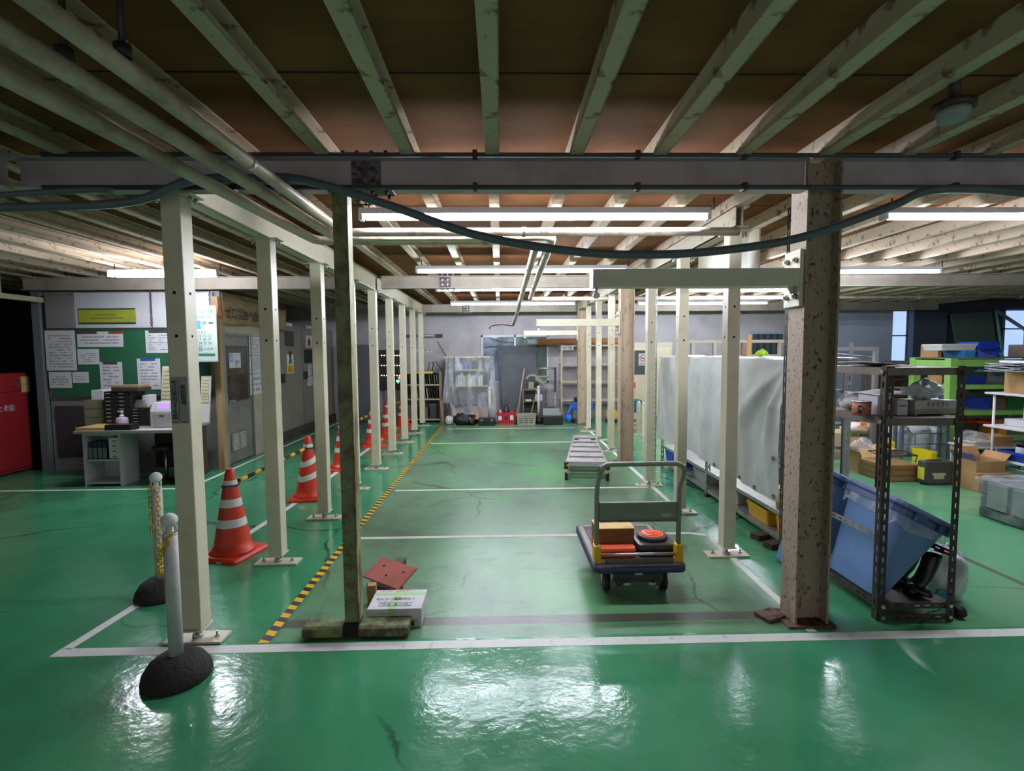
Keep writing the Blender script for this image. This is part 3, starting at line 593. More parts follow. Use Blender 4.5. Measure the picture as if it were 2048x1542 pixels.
# ================================================================== STEP LADDER LYING DOWN
ang = -.148; t = thing('step_ladder','aluminium step ladder lying flat on the floor with wide treads facing up','step ladder',(1.025,5.95,0),ang); T = WM[t]
alu = M('aluminium',(192,190,188),.38,.6,c2=(168,164,162),sc=12); Lh = 1.9
def LP(side, s, z): return ((-1 if side < 0 else 1)*(.245*(1-s)+.155*s), s*Lh, z)
for sd in (-1,1):
    m = MB(); m.T = T; a, b = LP(sd,0,0), LP(sd,1,0); m.loft([[(a[0]-.012,a[1],.15),(a[0]+.012,a[1],.15),(a[0]+.012,a[1],.21),(a[0]-.012,a[1],.21)],[(b[0]-.012,b[1],.17),(b[0]+.012,b[1],.17),(b[0]+.012,b[1],.23),(b[0]-.012,b[1],.23)]]); part(t,'side_rail',m,alu)
    m = MB(); m.T = T; m.loft([[(a[0]-.010,a[1]+.02,.03),(a[0]+.015,a[1]+.02,.03),(a[0]+.015,a[1]+.02,.075),(a[0]-.010,a[1]+.02,.075)],[(b[0]-.012,b[1],.10),(b[0]+.012,b[1],.10),(b[0]+.012,b[1],.145),(b[0]-.012,b[1],.145)]]); part(t,'rear_leg',m,M('dull aluminium',(150,150,150),.45,.6))
    m = MB(); m.T = T; m.box(a[0]-.024,a[0]+.024,-.03,.03,.14,.215).box(a[0]-.018,a[0]+.018,-.01,.03,.0,.09); part(t,'rubber_foot',m,dark)
    for z in (.10,.185): m = MB(); m.T = T; m.box(a[0]-(.02 if sd > 0 else -.02)-.018,a[0]-(.02 if sd > 0 else -.02)+.018,-.035,-.0,z-.01,z+.012); part(t,'corner_bracket',m,M('amber plastic',(220,150,40),.4),label='amber corner bracket')
    b2 = LP(sd,.8,0); m = MB(); m.T = T; m.box(b2[0]-sd*.05-.03,b2[0]-sd*.05+.03,b2[1]-.03,b2[1]+.05,.226,.238); part(t,'lock_plate',m,black)
tm = M('worn tread',(186,182,182),.5,.4,c2=(150,142,142),sc=7,lo=.5,hi=.7)
for k in range(6):
    s = .03+k*.172; w = .233*(1-s)+.143*s; m = MB(); m.T = T; m.box(-w,w,s*Lh,s*Lh+.225,.203+.02*s,.215+.02*s); m.box(-w,w,s*Lh,s*Lh+.006,.16+.02*s,.203+.02*s) if k == 0 else m.box(-w,w,s*Lh,s*Lh+.006,.185+.02*s,.203+.02*s); part(t,'tread',m,tm,.002)
m = MB(); m.T = T; m.box(-.16,.16,Lh-.02,Lh+.03,.10,.235); part(t,'end_cap',m,alu)
# ================================================================== LEFT OFFICE CORNER
def PB(px, Y, d, z0=None, z1=None):
    """metric box from the photo rectangle px seen at depth Y"""
    a, b, c, e = RC(*px, Y); return (a, b, Y, Y+d, c if z0 is None else z0, e if z1 is None else z1)
def simple(name, px, Y, d, mat, label, cat, z0=None, z1=None, group=None, bevel=.004): return one(name, MB().box(*PB(px,Y,d,z0,z1)), mat, label, cat, group, bevel)
pw = M('white board',(186,186,190),.6); pg = M('dull board',(128,124,122),.7)
PYW = 6.80
simple('header_board',(90,590,147,656),PYW,.03,pg,'dull grey panel at the left end of the row below the second cross beam','panel',1.90,2.33)
simple('header_board',(148.5,588,302,656),PYW,.03,pw,'white panel with the yellow-green plaque, below the second cross beam','panel',1.90,2.36)
simple('header_board',(304,588,425,656),PYW,.03,pw,'white panel behind the first cream post, right of the plaque panel','panel',1.90,2.36)
t = thing('plaque_sign','yellow-green plaque with dark bars on the white panel','plaque',(-5.14,6.79,1.95)); part(t,'plaque_board',MB().box(-5.506,-4.777,6.786,6.798,1.955,2.155),M('olive green board',(150,160,52),.5,c2=(124,134,40),sc=3)); part(t,'border_bar',MB().box(-5.506,-4.777,6.783,6.786,1.955,1.972),ink); part(t,'border_bar',MB().box(-5.506,-4.777,6.783,6.786,2.138,2.155),ink); [part(t,'faint_print',MB().box(x0,x1,6.7845,6.786,z,z+.014),M('dark olive ink',(110,118,38),.8)) for x0, x1, z in ((-5.30,-5.02,2.065),(-5.36,-4.92,2.02))]
for px, l in ((301,'steel chain hanging over the joint of the two white panels'),(420,'steel chain hanging above the calendar board')):
    x = at(px,620,6.77)[0]; mb = MB(); z = 2.40
    while z > (1.93 if px < 400 else 2.17): mb.tube([(x+.012*math.cos(k*PI/4)*(1 if int(z*40)%2 else .3),6.775+.004*math.sin(k*PI/4),z-.018+.018*math.sin(k*PI/4)) for k in range(9)],.004,4); z -= .03
    one('hanging_chain', mb, darksteel, l, 'chain')
t = thing('bulletin_board','large dark green notice board covered with papers','notice board',(-4.87,6.83,1.0)); part(t,'board_face',MB().box(-5.93,-3.88,6.83,6.86,1.01,1.875),M('green felt',(30,92,62),.85)); fr = M('dark board frame',(70,72,70),.5)
for a in ((-5.95,-3.865,1.875,1.90),(-5.95,-3.865,.99,1.01)): part(t,'frame_bar',MB().box(a[0],a[1],6.82,6.86,a[2],a[3]),fr)
magr = M('red magnet strip',(150,56,48),.5); magb = M('blue magnet strip',(56,90,170),.5); magk = M('dark magnet strip',(70,62,60),.5)
P = [((91,661,151,741),'large typed sheet at the left edge of the green notice board',None,12,.03),((154,663,246,694),'wide paper with red and brown strips at the top of the green notice board','two',3,0),((155,698,198,729),'small paper just under the wide one on the notice board',None,5,0),((200,724,245,779),'sheet with a dark strip, right above the black drawers',magk,7,0),((275,717,321,779),'sheet with a blue strip on the notice board',magb,8,0),((291,661,345,706),'sheet with a brown strip, half hidden by the first cream post',magk,7,0),((98,744,143,776),'landscape paper at the lower left of the notice board',None,4,.04),((145,744,177,766),'little paper right of the lower left landscape paper',None,3,0)]
for i, (px, l, mg, n, tl) in enumerate(P):
    a, b, c, e = RC(*px, 6.822); t = thing('notice_paper', l, 'paper', ((a+b)/2,6.824,c)); part(t,'sheet',MB().box(a,b,6.823,6.8265,c,e),paper)
    lines(t,'print',a+.04,b-.04,c+.03,e-.05,6.8225,n,M('grey print',(140,140,146),.9),seed=i)
    if mg == 'two': part(t,'magnet_strip',MB().box(a,a+.26,6.818,6.823,e-.03,e),magk); part(t,'magnet_strip',MB().box(b-.18,b,6.818,6.823,e-.03,e),magr)
    elif mg: part(t,'magnet_strip',MB().box(a+.05,b-.06,6.818,6.823,e-.03,e),mg)
simple('wall_poster',(113,812,170,915),6.845,.012,M('dim poster',(54,52,62),.7,c2=(84,56,56),sc=3),'dim framed picture on the wall below the notice board','poster',bevel=0)
one('steel_pole', MB().box(-6.12,-6.02,6.80,6.88,0,2.38), M('pale blue grey post',(104,112,116),.6), 'pale vertical post at the left end of the notice board wall', 'post')
one('ceiling_duct', MB().box(-5.98,-5.90,4.2,6.74,2.23,2.29).box(-5.95,-5.93,4.6,4.62,2.29,ZJ).box(-5.95,-5.93,6.2,6.22,2.29,ZJ), creamold, 'pale horizontal duct high at the left edge of the picture', 'duct')
# calendar board
a, b, c, e = -4.06, -3.575, 1.45, 2.158; YC = 6.50; t = thing('calendar_board','white hanging board with green Japanese print and a blue square','calendar board',(-3.82,YC,c))
part(t,'board',MB().box(a,b,YC,YC+.012,c,e),M('pale green white board',(166,178,172),.5)); gi = M('green print',(24,104,76),.7)
xr = lambda p: at(p,660,YC)[0]; zr = lambda p: at(412,p,YC)[1]
for (p0, p1, q0, q1, s) in ((392,401,620,627,'安全'),(403,412,620,627,'衛生'),(416,427,620,627,'目標'),(391,428,631,637,'全員で災害防止に努めよう'),(405,414,642,650,'第'),(418,427,644,648,'一')): text(t,'lettering',s,zr(q0)-zr(q1),(xr(p0),YC,zr(q1)),(1,0,0),(0,0,1),gi,w=xr(p1)-xr(p0),bold=.01)
part(t,'blue_square',MB().box(xr(378),xr(402),YC-.002,YC,zr(658),zr(641)),M('blue card',(60,134,206),.6))
for r, row in enumerate(('3 4 5','10 11 12','17 18 19','24 25 26','29','30','31 土日')): text(t,'lettering',row,.034,(xr(396),YC,zr(667+r*7.2)),(1,0,0),(0,0,1),gi,bold=.01)
text(t,'lettering','日月火水木',.04,(xr(393),YC,zr(701)),(1,0,0),(0,0,1),ink,w=.2); part(t,'rule',MB().box(xr(391),xr(428),YC-.002,YC,zr(712),zr(707)),gi); part(t,'bottom_rail',MB().box(a,b,YC-.012,YC,c,c+.02),M('rail grey',(150,156,156),.5))
one('wooden_post', MB().box(-3.775,-3.70,6.77,6.855,0,2.3), M('tan timber',(170,140,98),.7,c2=(140,108,70),sc=8,stretch=(1,1,.2)), 'tan wooden corner post left of the grey office door', 'post')
# desk
dt = M('grey desk top',(150,148,142),.5); dbr = M('brown laminate',(70,52,40),.5)
t = thing('office_desk','grey-topped office desk crowded with trays against the notice board wall','desk',(-4.38,6.25,0)); part(t,'desk_top',MB().box(-4.955,-3.80,5.92,6.66,.632,.668),dt,.004); part(t,'side_panel',MB().box(-3.87,-3.82,6.0,6.6,0,.632),dbr); part(t,'back_panel',MB().box(-4.42,-3.87,6.5,6.53,.1,.632),M('dark panel',(40,32,28),.6)); part(t,'leg',MB().box(-4.94,-4.91,6.5,6.6,0,.632),darksteel)
cw = M('white board laminate',(186,186,188),.55)
t = thing('cubby_unit','white two-tier cubby unit standing under the desk','shelf unit',(-4.69,6.15,0)); X0, X1, Y0, Y1 = -4.905, -4.475, 5.985, 6.28
part(t,'side_panel',MB().box(X0,X0+.018,Y0,Y1,0,.62),cw); part(t,'side_panel',MB().box(X1-.018,X1,Y0,Y1,0,.62),cw)
for z in (.03,.30,.602): part(t,'shelf',MB().box(X0+.018,X1-.018,Y0,Y1-.01,z,z+.018),cw)
part(t,'back_panel',MB().box(X0+.018,X1-.018,Y1-.01,Y1,.02,.62),cw)
for i in range(4):
    x = -4.875+.055*i; t = thing('ring_binder','binder %s in the upper tier of the white cubby' % ('leaning at the left end','second from the left','third from the left','next to the small drawer box')[i],'binder',(x+.025,6.02,.319),group='binders in the cubby'); q = MB(); q.ob((x+.025,6.11,.319+.103),(.045,.17,.198),ry=.0); part(t,'cover',q,M('navy binder',(44,52,78),.5)); q = MB(); q.box(x+.004,x+.046,6.022,6.025,.325,.45); part(t,'spine_label',q,M('grey spine',(120,122,124),.7))
t = thing('small_drawer_box','small white drawer box in the white cubby','drawer box',(-4.56,6.1,.321)); part(t,'body',MB().box(-4.63,-4.50,6.02,6.22,.321,.575),cw)
for k in range(4): f = part(t,'drawer',MB().box(-4.625,-4.505,6.012,6.02,.325+.062*k,.38+.062*k),white); part(f,'slot_handle',MB().box(-4.585,-4.545,6.010,6.012,.345+.062*k,.355+.062*k),ink)
DZ = .668
def tower(px, Y, n, cols, mat, label, z0=DZ, lab=True):
    a, b, y0, y1, c, e = PB(px,Y,.26,z0); t = thing('drawer_tower', label, 'drawer tower', ((a+b)/2,Y+.13,c)); part(t,'body',MB().box(a,b,y0,y1,c,e),mat)
    for q in range(cols):
        for k in range(n):
            xa = a+(b-a)/cols*q+.006; xb = a+(b-a)/cols*(q+1)-.006; h = (e-c)/n; f = part(t,'drawer',MB().box(xa,xb,y0-.008,y0,c+h*k+.004,c+h*(k+1)-.004),mat)
            if lab: part(f,'label_holder',MB().box(xa+.02,xa+.075,y0-.011,y0-.008,c+h*(k+.4),c+h*(k+.62)),M('label white',(150,150,148),.7))
    return t
bk = M('black drawer plastic',(30,30,30),.5); bg_ = M('beige drawer plastic',(124,118,96),.6)
tower((209,783,262,849),6.28,9,2,bk,'tall black drawer tower with two columns of labelled drawers on the desk'); tower((263,816,299,851),6.30,6,1,bk,'lower black drawer tower right of the tall one'); tower((169,800,207,849),6.34,3,1,bg_,'beige three-drawer tower at the left of the desk',lab=False)
zt = PB((209,783,262,849),6.28,.26,DZ)[5]; zb = PB((169,800,207,849),6.34,.26,DZ)[5]; zk = PB((263,816,299,851),6.3,.26,DZ)[5]
simple('document_box',(222,772,276,784),6.26,.24,M('dark brown box',(58,48,42),.6),'dark flat box on top of the tall black drawer tower','box',zt,zt+.045); simple('document_tray',(222,779,277,784),6.28,.2,M('tan tray',(140,118,84),.6),'tan flat tray on top of the dark flat box','tray',zt+.045,zt+.075)
simple('paper_pack',(182,777,205,795),6.38,.18,paper,'white pack of paper on the beige drawers','paper pack',zb,zb+.12)
simple('grey_box',(264,802,287,816),6.34,.2,M('grey carton',(120,120,122),.7),'low grey box on the lower black drawer tower','box',zk,zk+.05); simple('grey_box',(263,795,286,804),6.36,.18,pg,'second grey box stacked on the low grey box','box',zk+.05,zk+.095); simple('white_box',(284,782,298,816),6.4,.14,paper,'white box beside the grey boxes on the lower black drawers','box',zk,zk+.15)
t = thing('time_recorder','white desktop time clock with a glowing violet screen','time clock',(-4.05,6.15,DZ)); a, b, c, e = RC(300,806,344,856,6.08)
part(t,'body',MB().poly([(6.08,DZ),(6.08,DZ+.20),(6.13,e),(6.28,e),(6.28,DZ)],a,b,'X'),M('clock white',(190,188,186),.5),.006); part(t,'side_panel',MB().box(a-.012,a,6.1,6.28,DZ,e-.02),M('pale green grey',(132,142,138),.5)); part(t,'front_cover',MB().box(a+.04,b-.015,6.072,6.08,DZ+.02,DZ+.185),M('cover white',(170,166,164),.5),.004)
q = MB(); q.add([(a+.07,6.088,DZ+.215),(b-.05,6.088,DZ+.215),(b-.045,6.122,e-.012),(a+.085,6.122,e-.012)],[(0,1,2,3)]); part(t,'screen',q,M('violet screen',(150,110,230),.4,emit=.7)); part(t,'card_slot',MB().box(a+.11,b-.09,6.069,6.072,DZ+.145,DZ+.155),ink)
t = thing('sanitizer_bottle','pump bottle of hand sanitizer on the desk','pump bottle',(-4.72,6.12,DZ)); x, y = at(244,840,6.12)[0], 6.12
part(t,'bottle',MB().lathe([(.058,0),(.062,.01),(.062,.115),(.05,.13),(.022,.138)],(x,y,DZ),20),M('clear lilac plastic',(176,168,196),.2,alpha=.85)); part(t,'pump',MB().lathe([(.022,.138),(.022,.16),(.008,.162),(.008,.195),(.02,.197),(.02,.21),(.005,.212)],(x,y,DZ),14).box(x-.045,x,y-.008,y+.008,DZ+.198,DZ+.209),white); part(t,'bottle_label',MB().lathe([(.0625,.03),(.0632,.032),(.0632,.09),(.0625,.092)],(x,y,DZ),20),M('bottle label',(200,150,170),.6))
simple('pen_tray',(209,851,262,868),5.94,.14,bk,'black open tray with white labels at the front of the desk','tray',DZ,DZ+.065)
simple('folder_stack',(150,850,207,866),5.95,.36,M('yellow board',(190,160,96),.7),'stack of yellowish boards on the left end of the desk','folders',DZ,DZ+.035)
one('paper_sheet', MB().ob((-4.07,6.0,DZ+.002),(.36,.10,.003),rz=.05), paper, 'loose white sheet lying on the desk in front of the time clock', 'paper')
cardw = M('cream card rack',(196,188,150),.7)
def cards(px0, px1, py0, py1, lean, label):
    x0 = at(px0,py1,6.62)[0]; x1 = at(px1,py1,6.62)[0]; z1 = at(px0,py0,6.62)[1]; t = thing('card_rack', label, 'card rack', ((x0+x1)/2,6.64,DZ)); L_ = z1-DZ
    def b(m, u0, u1, y0, y1, w0, w1): m.add([(x0+(x1-x0)*u+lean*wz,yy,DZ+L_*wz) for wz in (w0,w1) for yy in (y0,y1) for u in (u0,u1)],[(0,2,3,1),(4,5,7,6),(0,1,5,4),(2,6,7,3),(0,4,6,2),(1,3,7,5)]); return m
    part(t,'rack_body',b(MB(),0,1,6.63,6.655,0,1),white)
    for k in range(8): part(t,'card',b(MB(),.12,.88,6.622,6.63,.42+.07*k,.475+.07*k),cardw)
    return t
cards(319,341,733,848,.07,'tall cream time-card rack behind the first cream post'); cards(399,417,752,850,.05,'cream time-card rack leaning right of the first cream post')
t = thing('office_stool','dark stool with a chrome leg under the desk','stool',(-4.05,6.2,0)); x = at(333,930,6.2)[0]; part(t,'seat',MB().lathe([(.12,.40),(.14,.41),(.14,.44),(.12,.45)],(x,6.2,0)),bk); part(t,'leg',MB().cyl((x,6.2,.03),(x,6.2,.40),.018),zinc); part(t,'base',MB().lathe([(.14,0),(.14,.015),(.03,.035)],(x,6.2,0)),darksteel)
# fire hydrant cabinet
rp = M('dark red enamel',(150,34,40),.45); HX = gp(30,949)[0]; hy1 = atx(62,850,HX)[0]; hy0 = hy1-1.05; hz = atx(30,746,HX)[1]
t = thing('hydrant_cabinet','red indoor fire hydrant cabinet with white Japanese lettering at the left edge','fire hydrant cabinet',(HX-.15,hy1-.5,0)); part(t,'cabinet_body',MB().box(HX-.28,HX-.012,hy0,hy1,.03,hz),rp,.006); part(t,'door',MB().box(HX-.012,HX,hy0+.03,hy1-.02,.07,1.07),rp,.003); part(t,'upper_door',MB().box(HX-.012,HX,hy0+.03,hy1-.02,1.08,hz-.02),rp,.003)
def hp_(px, py): q = atx(px,py,HX); return q
ye = hp_(31,815)[0]; text(t,'lettering','消火栓',.085,(HX,ye-.50,hp_(20,822)[1]),(0,1,0),(0,0,1),M('white lettering',(196,186,182),.6),w=.50,bold=.008)
y0_, z0_ = hp_(43,785); y1_, z1_ = hp_(57,752); part(t,'yellow_label',MB().box(HX,HX+.003,y0_,y1_,z0_,z1_),M('yellow label',(206,176,96),.6)); part(t,'label_window',MB().box(HX+.003,HX+.004,y0_+.03,y1_-.03,z0_+(z1_-z0_)*.55,z1_-.02).box(HX+.003,HX+.004,y0_+.03,y1_-.03,z0_+.02,z0_+(z1_-z0_)*.45),M('label cream',(214,200,150),.6))
yc_, zc_ = hp_(31,767)
part(t,'alarm_ring',MB().tube([(HX+.006,yc_+.055*math.cos(k*PI/8),zc_+.055*math.sin(k*PI/8)) for k in range(17)],.008,6).tube([(HX+.006,yc_+.03*math.cos(k*PI/8),zc_+.03*math.sin(k*PI/8)) for k in range(17)],.006,6),M('dull red',(130,70,70),.5)); part(t,'plinth',MB().box(HX-.26,HX-.03,hy0+.02,hy1-.02,0,.03),darksteel)

# ================================================================== ELECTRICAL ROOM WALL
FX = -3.76
def WB(px, th, X=FX): # box on the wall facing +X
    p = [atx(px[0],(px[1]+px[3])/2,X), atx(px[2],(px[1]+px[3])/2,X)]; xm = (px[0]+px[2])/2; z1 = atx(xm,px[1],X)[1]; z0 = atx(xm,px[3],X)[1]; return (X,X+th,p[0][0],p[1][0],z0,z1)
door = bpy.data.objects.new('door_1', None); COL.objects.link(door); door.location = (FX-.05,7.35,0); WM[door] = Matrix.Translation(door.location); prop(door,'grey steel office door with a dark glass upper half','door',kind='structure')
dg = M('grey door',(126,124,118),.5,c2=(110,106,100),sc=3); da = M('aluminium frame',(140,140,136),.4,.5)
Yd0, Yd1 = 6.985, 7.715
for y in ((6.96,6.985),(7.715,7.74)): part(door,'jamb',MB().box(FX-.08,FX+.012,y[0],y[1],0,1.84),da)
part(door,'head',MB().box(FX-.08,FX+.012,6.985,7.715,1.80,1.84),da); part(door,'lower_panel',MB().box(FX-.05,FX-.015,Yd0,Yd1,.01,.80),dg,.002); part(door,'mid_rail',MB().box(FX-.05,FX-.005,Yd0,Yd1,.80,.875),da)
for y in ((Yd0,Yd0+.06),(Yd1-.06,Yd1)): part(door,'stile',MB().box(FX-.05,FX-.010,y[0],y[1],.875,1.80),da)
part(door,'top_rail',MB().box(FX-.05,FX-.010,Yd0+.06,Yd1-.06,1.66,1.80),da); part(door,'glass',MB().box(FX-.035,FX-.025,Yd0+.06,Yd1-.06,.875,1.66),M('dark glass',(66,62,58),.12,c2=(92,84,74),sc=2.2))
v = WB((462,862,492,899),.012,FX-.015); part(door,'vent_frame',MB().box(*v),da); mb = MB()
for c in range(2):
    for k in range(8): yv = v[2]+(v[3]-v[2])*(.08+.48*c); zv = v[4]+(v[5]-v[4])*(.06+.115*k); mb.box(v[1],v[1]+.004,yv,yv+(v[3]-v[2])*.38,zv,zv+.012)
part(door,'vent_slats',mb,M('bright slat',(210,208,204),.4))
h = WB((452,797,466,808),.03,FX-.005); part(door,'door_handle',MB().box(h[0],h[1]-.015,h[2],h[2]+.05,h[4],h[5]).box(h[1]-.02,h[1]+.02,h[2]+.015,h[3],h[4]+.02,h[4]+.05),zinc,.006)
t = thing('door_notice','white notice with a pale blue square on the office door glass','notice',(FX,7.35,1.4)); v = WB((458,706,481,736),.003,FX-.022); part(t,'sheet',MB().box(*v),paper); part(t,'blue_square',MB().box(v[1],v[1]+.001,v[2]+.01,v[2]+.10,v[5]-.13,v[5]-.01),M('pale blue',(120,160,206),.7)); text(t,'lettering','B',.06,(v[1]+.001,v[2]+.035,v[5]-.1),(0,1,0),(0,0,1),paper); text(t,'lettering','事務室\n入口',.09,(v[1],v[3]-.17,v[4]+.02),(0,1,0),(0,0,1),ink,w=.13)
for i, (px, l) in enumerate((((498,674,525,710),'top printed sheet right of the office door'),((499,712,526,746),'middle printed sheet right of the office door'),((500,748,528,788),'bottom printed sheet right of the office door'))):
    v = WB(px,.003); t = thing('wall_sheet', l, 'paper', (v[0],v[2],v[4])); part(t,'sheet',MB().box(*v),paper); lines(t,'print',v[2]+.03,v[3]-.04,v[4]+.03,v[5]-.03,v[1]+.0012,9 if i < 2 else 3,M('grey print'),'X',i)
b0 = atx(428,610,FX); yb1 = 8.95; t = thing('safety_banner','brown cloth banner with black Japanese slogan above the office door','banner',(FX+.02,7.6,1.95))
mb = MB(); mb.grid(lambda u, v: (FX+.040+.012*math.sin(u*9)*(1-v)+.01*math.sin(u*23+v*3), 6.90+u*(yb1-6.90), 1.93+.03*math.sin(u*3)+v*(.40+.05*math.sin(u*PI+2.4))), 40, 8); part(t,'cloth',mb,M('brown cloth',(146,122,88),.85,c2=(128,104,72),sc=3),solid=.003)
ta = atx(440,628,FX); tb = atx(516,640,FX); text(t,'lettering','ゼロ災害へ全員',.17,(FX+.068,ta[0],2.03),(0,1,0),(0,0,1),ink,w=tb[0]-ta[0]+.05,bold=.012); part(t,'red_ring',MB().tube([(FX+.066,ta[0]-.13+.05*math.cos(k*PI/8),2.10+.07*math.sin(k*PI/8)) for k in range(17)],.006,5),M('red thread',(150,60,44),.7))
cab = M('grey switchgear paint',(128,124,114),.5,c2=(118,114,104),sc=2); CX = -3.79
DR = {}
def switch(y0, y1, label):
    t = thing('switch_cabinet', label, 'electrical cabinet', (CX-.2,(y0+y1)/2,0)); part(t,'cabinet_body',MB().box(CX-.4,CX-.012,y0,y1,.17,2.06),cab,.004); DR[t] = part(t,'door',MB().box(CX-.012,CX,y0+.012,y1-.012,.19,2.04),cab,.003); part(t,'plinth',MB().box(CX-.4,CX+.02,y0,y1,0,.17),M('dark plinth',(66,58,50),.8,c2=(44,38,32),sc=6)); return t
ca = switch(8.66,9.80,'first grey electrical cabinet past the office door, with a yellow warning sign'); cb = switch(9.815,11.0,'second grey electrical cabinet, with a red diamond sign'); switch(11.015,11.60,'last grey electrical cabinet, next to the back wall, behind the green stand')
gl = M('dark window',(34,40,42),.15)
for o, px in ((ca,(569,662,587,692)),(cb,(608,699,626,726))): v = WB(px,.006,CX); part(DR[o],'window',MB().box(*v),gl,.01)
for o, px in ((ca,(562,748,568,766)),(cb,(607,743,613,758))): v = WB(px,.03,CX); part(DR[o],'handle',MB().box(*v),darksteel,.004)
for o, px, s in ((ca,(571,646,584,652),'高圧盤'),(cb,(612,652,624,657),'低圧盤')): v = WB(px,.003,CX); part(DR[o],'name_plate',MB().box(*v),white); text(DR[o],'lettering',s,(v[5]-v[4])*.6,(v[1],v[2]+.03,v[4]+.012),(0,1,0),(0,0,1),ink)
v = WB((574,708,587,747),.003,CX); t = thing('warning_sign','white and yellow warning sign on the first electrical cabinet','sign',(CX,v[2],v[4])); zm = v[4]+(v[5]-v[4])*.42; part(t,'sign_plate',MB().box(*v),white); part(t,'yellow_half',MB().box(v[1],v[1]+.001,v[2]+.01,v[3]-.01,v[4]+.01,zm),yellow); ym = (v[2]+v[3])/2
q = MB()
for s in (-1,1): q.ob((v[1]+.001,ym,zm+.13),(.002,.04,.24),rx=s*.45)
q.cyl((v[1],ym,zm+.22),(v[1]+.0025,ym,zm+.22),.04,10); part(t,'figure_mark',q,M('dark brown ink',(80,52,40),.7)); text(t,'lettering','立入\n禁止',(zm-v[4])*.7,(v[1]+.001,v[2]+.04,v[4]+.03),(0,1,0),(0,0,1),ink,w=(v[3]-v[2])*.6)
v = WB((611.5,671,624,695),.003,CX); t = thing('warning_sign','white sign with a red diamond on the second electrical cabinet','sign',(CX,v[2],v[4])); part(t,'sign_plate',MB().box(*v),white); ym = (v[2]+v[3])/2; q = MB(); q.ob((v[1]+.001,ym,v[5]-.13),(.002,.13,.13),rx=PI/4); part(t,'red_diamond',q,M('deep red',(150,44,34),.6)); text(t,'lettering','電気危険',.05,(v[1],v[2]+.04,v[4]+.02),(0,1,0),(0,0,1),ink)
for px, l in (((616,729,622.5,751),'narrow white tag on the second electrical cabinet'),((615,753,625,771),'white paper on the second electrical cabinet')): v = WB(px,.003,CX); t = thing('cabinet_note', l, 'paper', (CX,v[2],v[4])); part(t,'sheet',MB().box(*v),paper); lines(t,'print',v[2]+.02,v[3]-.02,v[4]+.02,v[5]-.02,v[1]+.0012,4,M('grey print'),'X',3)
# ================================================================== ALONG THE BACK WALL
UY = ((1,0,0),(0,0,1))
lk = M('grey locker paint',(92,94,100),.5); t = thing('steel_locker','tall dark grey two-door steel locker in the back left corner','locker',(-3.17,11.44,0)); part(t,'locker_body',MB().box(-3.46,-2.88,11.30,11.60,.03,1.73),lk,.004)
for a, b in ((-3.45,-3.175),(-3.165,-2.89)): part(t,'door',MB().box(a,b,11.285,11.30,.06,1.71),lk,.003)
part(t,'door_handle',MB().box(-3.21,-3.19,11.265,11.285,.88,.98).box(-3.155,-3.13,11.265,11.285,.88,.98),darksteel); part(t,'plinth',MB().box(-3.44,-2.9,11.32,11.6,0,.03),darksteel)
t = thing('control_panel','dark control panel with three rows of small lit lamps','control panel',(-2.42,11.5,.7)); a, b, c, e = RC(756,700,802,780,11.45); part(t,'panel_body',MB().box(a,b,11.45,11.6,c,e),M('dark panel',(40,32,28),.6),.004); lm = M('white pilot lamp',(250,246,236),.4,emit=1.6)
for py in (711,731,751):
    for px in (763,768.3,773.5,789,794,799):
        x, z = at(px,py,11.44); part(t,'pilot_lamp',MB().cyl((x,11.452,z),(x,11.438,z),.013,8),lm)
x, z = at(798.5,755.5,11.43); part(t,'orange_lamp',MB().cyl((x,11.452,z),(x,11.43,z),.03,10),M('orange lamp',(255,120,60),.4,emit=1.5)); x, z = at(795.5,762,11.43); part(t,'display',MB().box(x-.04,x+.04,11.44,11.45,z-.025,z+.025),M('blue display',(120,160,220),.4,emit=1.2)); x, z = at(796,765.5,11.43); part(t,'green_lamp',MB().cyl((x,11.452,z),(x,11.434,z),.016,8),M('green lamp',(80,230,170),.4,emit=1.2))
part(t,'cable_box',MB().box(-2.62,-2.25,11.47,11.6,0,c),M('dull board'))
t = thing('wall_sign','small white sign with black letters above the file rack','sign',(-1.7,11.6,1.6)); a, b, c, e = RC(832,698,862.5,704.5,11.61); part(t,'sign_plate',MB().box(a,b,11.612,11.62,c,e),paper); text(t,'lettering','工具置場',(e-c)*.75,(a+.02,11.612,c+.012),*UY,ink,w=(b-a)*.92)
t = thing('pipe_rail','grey tube with a brown end lying on wall hooks near the back left','tube',(-1.6,11.5,1.85)); zz = at(850,671.5,11.5)[1]; xa = at(806,671,11.5)[0]; xb = at(884,671,11.5)[0]; xm = at(871,671,11.5)[0]; part(t,'tube',MB().cyl((xa,11.56,zz),(xm,11.56,zz),.03),galv); part(t,'brown_end',MB().box(xm,xb,11.52,11.6,zz-.035,zz+.035),M('dark wood',(84,52,38),.7)); part(t,'hook',MB().box(xa+.2,xa+.23,11.52,11.62,zz-.04,zz-.03).box(xb-.3,xb-.27,11.52,11.62,zz-.04,zz-.03),darksteel)
one('thin_rod', MB().cyl((-1.42,11.59,1.80),(-1.22,11.56,1.45),.008,6), steelg, 'thin rod leaning on the wall above the wrapped shelf', 'rod')
